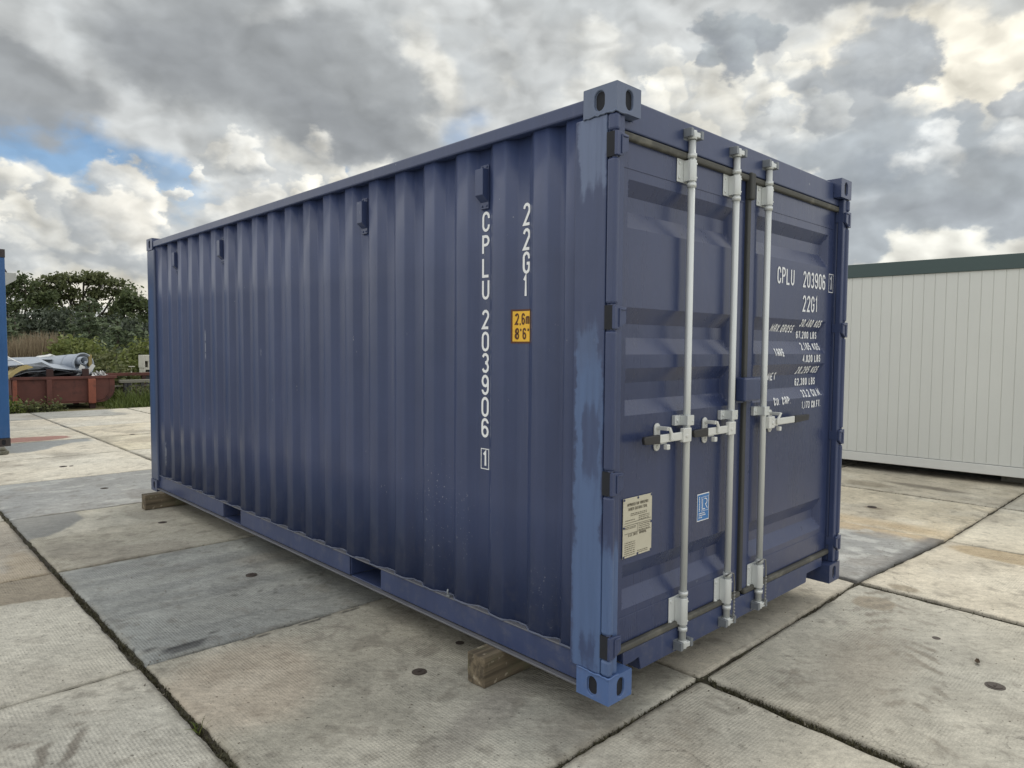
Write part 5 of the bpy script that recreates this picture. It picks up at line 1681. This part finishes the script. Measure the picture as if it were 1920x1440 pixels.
# large duct with a smaller pipe pushed inside it
p1 = at(157, 683, SY + .35); p0 = at(70, 690, SY + 1.75); axis = (p1 - p0)
bm = B(); pipe(bm, p0, p1, .285, .010, 28)
duct = thing('duct_pipe', 'large grey round duct lying on the skip load with its open end to the right', 'duct', (p1.x, p1.y, p1.z - .285))
def local(o, bm): bmesh.ops.translate(bm, verts=bm.verts, vec=-o.location)
local(duct, bm); obj('duct', bm, M['galv'], duct, recalc=True)
bm = B(); dn = axis.normalized(); pipe(bm, p1 - dn * .05, p1 + dn * .015, .305, .022, 28); pipe(bm, p1 - dn * .45, p1 - dn * .42, .295, .012, 28); local(duct, bm); obj('duct_flange', bm, M['galv'], duct)
bm = B(); q0 = at(120, 676, SY + 1.0) ; q1 = at(158, 676, SY + .12)
pipe(bm, q0, q1, .10, .008, 18); tag(obj('small_pipe', bm, M['galv']), 'small grey pipe sticking out of the large duct end', 'pipe')
bm = B(); cyl(bm, at(152, 682, SY + .5), at(161, 679.5, SY + .16), .035, n=12); tag(obj('pipe_stub', bm, M['galv']), 'thin short pipe stub under the small pipe in the duct mouth', 'pipe')


def sheet(name, label, cat, pts, m, th=.01, dy=None):
    """bent sheet: list of (front point, back point) rows"""
    bm = B(); prev = None
    for a, b_ in pts:
        r = (bm.verts.new(a), bm.verts.new(b_))
        if prev: bm.faces.new((prev[0], r[0], r[1], prev[1]))
        prev = r
    return tag(obj(name, bm, m, None, solid=th), label, cat)


def rows(pl, y0, y1, lift=.12):
    out = []
    for u, v in pl:
        a = at(u, v, y0); b_ = at(u, v, y0) + Vector((.0, y1 - y0, lift)); out.append((a, b_))
    return out


sheet('metal_sheet', 'long folded grey metal sheet lying along the front of the skip load', 'metal sheet', rows([(14, 686), (45, 684), (62, 682), (78, 679), (100, 690), (125, 693), (156, 695)], SY + .05, SY + .5, .10), M['galv'])
sheet('metal_sheet', 'broad grey metal sheet under the folded one, dipping at the left of the skip', 'metal sheet', rows([(14, 688), (50, 689), (80, 690), (104, 693), (130, 697), (160, 698)], SY + .12, SY + .8, .06), M['galv_dark'])
sheet('metal_sheet', 'pale grey metal sheet leaning up at the far left of the skip load', 'metal sheet', rows([(8, 666), (24, 675), (44, 684)], SY + .0, SY + .04, .02), M['white_sheet'])
sheet('metal_sheet', 'dark curled metal strip low along the left rim of the skip', 'metal sheet', rows([(24, 706), (50, 698), (78, 696), (103, 694)], SY + .02, SY + .5, .03), M['galv_dark'])
sheet('metal_sheet', 'grey flat metal sheet behind the left end of the large duct', 'metal sheet', rows([(12, 676), (40, 675), (66, 674), (98, 674)], SY + .9, SY + 1.6, .05), M['galv'])
sheet('metal_sheet', 'white crumpled sheet on top behind the duct', 'metal sheet', rows([(64, 675), (75, 670), (92, 668), (98, 666), (112, 671)], SY + 1.5, SY + 1.8, .03), M['white_sheet'])
bm = B()
arcp = [at(12, 707, SY - .02), at(24, 696, SY - .02), at(36, 688, SY), at(50, 684, SY + .02), at(62, 688, SY + .05)]
inner = [at(18, 712, SY - .02), at(28, 702, SY - .02), at(40, 695, SY), at(52, 692, SY + .02), at(62, 689.5, SY + .05)]
fr = [bm.verts.new(p) for p in arcp]; lw = [bm.verts.new(p) for p in inner]; bk = [bm.verts.new(p + Vector((0, .45, .02))) for p in arcp]; lb_ = [bm.verts.new(p + Vector((0, .45, .02))) for p in inner]
for i in range(4):
    for A_, B_ in ((fr, lw), (bk, fr), (lw, lb_), (lb_, bk)): bm.faces.new((A_[i], A_[i + 1], B_[i + 1], B_[i]))
bm.faces.new((fr[0], lw[0], lb_[0], bk[0])); bm.faces.new((fr[-1], bk[-1], lb_[-1], lw[-1]))
tag(obj('insulation_board', bm, M['foam']), 'curved yellow insulation board hanging over the left rim of the skip', 'insulation board')
bm = B(); a = at(165, 665, SY + .5); b_ = at(172, 687, SY + .5); box(bm, a.x, b_.x, SY + .45, SY + .75, b_.z, a.z); tag(obj('insulation_board', bm, M['foam_board'], None, bevel=.01), 'upright ochre insulation board right of the duct mouth', 'insulation board')
for k, (pl, lab) in enumerate((([(147, 692), (151, 683), (160, 688), (156, 697)], 'white sheet offcut propped under the duct mouth'), ([(160, 697), (173, 682), (179, 686), (167, 700)], 'white tilted sheet offcut on the right rim of the skip'), ([(141, 705), (146, 700), (152, 700), (151, 708)], 'small white scrap of sheet at the rim below the duct'))):
    bm = B(); fr = [bm.verts.new(at(u, v, SY + .03 + .05 * k)) for u, v in pl]; bm.faces.new(fr); tag(obj('sheet_offcut', bm, M['white_sheet'], None, solid=.012), lab, 'sheet offcut', 'white offcuts in the scrap skip')
bm = B()
for k in range(34):
    c0 = at(random.uniform(167, 197), random.uniform(700, 707), SY + random.uniform(.05, .5)); d = Vector((random.uniform(-.10, .10), random.uniform(-.05, .05), random.uniform(0, .09))); w_ = Vector((random.uniform(-.02, .02), .02, random.uniform(-.02, .03)))
    bm.faces.new([bm.verts.new(p) for p in (c0 - w_, c0 + d - w_, c0 + d + w_, c0 + w_)])
tag(obj('white_shreds', bm, M['white_sheet'], None, solid=.006), 'white plastic shreds at the right corner of the skip', 'scrap', kind='stuff')

# ------------------------------------------------------------------ frames and beams to the right of the skip
beam = thing('steel_beam', 'red steel beam lying behind the skip towards the navy container', 'beam', (3.6, 21.0, 0))
bm = B(); a = at(196, 702.5, 21.0); b_ = at(300, 701, 21.0); box(bm, a.x - 3.6, b_.x - 3.6, -.05, .05, a.z - .045, a.z + .045); obj('beam', bm, M['skip_red'], beam, bevel=.006)
for q in (3.25, 4.2):
    bm = B(); box(bm, q - 3.6 - .05, q - 3.6 + .05, -.045, .045, -.04, a.z - .046); obj('post', bm, M['skip_dark'], beam)
M['grey_wood'] = simple('grey_weathered_wood', (.22, .215, .18), .9, var=.3, scale=4, bmp=.4, col2=(.12, .12, .09), stretch=(.2, 1, 1))
logb = thing('wooden_beam', 'weathered grey wooden beam on dark trestles beside the skip', 'beam', (4.0, 20.2, 0))
bm = B(); a = at(224, 715.5, 20.2); b_ = at(300, 714.5, 20.2); box(bm, a.x - 4.0, b_.x - 4.0, -.08, .08, a.z - .04, a.z + .045); obj('beam', bm, M['grey_wood'], logb, bevel=.008)
for u in (235, 242, 266):
    q = at(u, 720, 20.2); bm = B(); box(bm, q.x - 4.0 - .04, q.x - 4.0 + .04, -.06, .06, -.04, a.z - .041); obj('trestle', bm, M['junk_dark'], logb)
bm = B(); b3 = at(208, 724.5, 20.2); b4 = at(300, 724.5, 20.2); box(bm, b3.x - 4.0, b4.x - 4.0, .065, .11, b3.z - .02, b3.z + .02); obj('rail', bm, M['grey_wood'], logb)
wf_ = thing('white_frame', 'white steel cab frame with openings at the far edge of the navy container', 'frame', (4.5, 21.6, 0))
M['cream_frame'] = simple('cream_steel_paint', (.55, .54, .47), .6, var=.12)
pa, pb = at(268.5, 666, 21.6), at(292, 703, 21.6); L0 = Vector((4.5, 21.6, 0))
z_of = lambda v: at(272, v, 21.6).z
bm = B(); x0_, x1_ = pa.x - 4.5, pb.x - 4.5
box(bm, x0_, x0_ + .05, 0, .5, z_of(690), z_of(666)); box(bm, x0_ + .051, x1_, 0, .5, z_of(677), z_of(666)); box(bm, x0_ + .051, x1_, 0, .5, z_of(693.5), z_of(689)); box(bm, x0_ + .02, x0_ + .06, 0, .5, z_of(702), z_of(690.5)); box(bm, x0_ + .061, x1_, 0, .5, z_of(702.5), z_of(698)); box(bm, x0_ + .14, x0_ + .2, .01, .5, z_of(688.8), z_of(677.2))
obj('cab_frame', bm, M['cream_frame'], wf_, bevel=.006)
bm = B(); box(bm, x0_ + .06, x1_ - .02, .3, .34, z_of(697.8), z_of(676)); obj('dark_panel', bm, M['junk_dark'], wf_)
bm = B(); box(bm, x0_ + .1, x0_ + .2, .1, .3, -.04, z_of(702.6)); box(bm, x1_ - .15, x1_ - .05, .1, .3, -.04, z_of(702.6)); obj('stand', bm, M['junk_dark'], wf_)
bm = B(); a = at(246, 688, 21.3); cyl(bm, (a.x, 21.3, -.04), (a.x, 21.3, a.z), .015, n=8); box(bm, a.x - .07, a.x + .09, 21.27, 21.33, a.z + .001, a.z + .025)
tag(obj('marker_post', bm, M['cream_frame']), 'thin post with a small pale top behind the wooden beam', 'post')
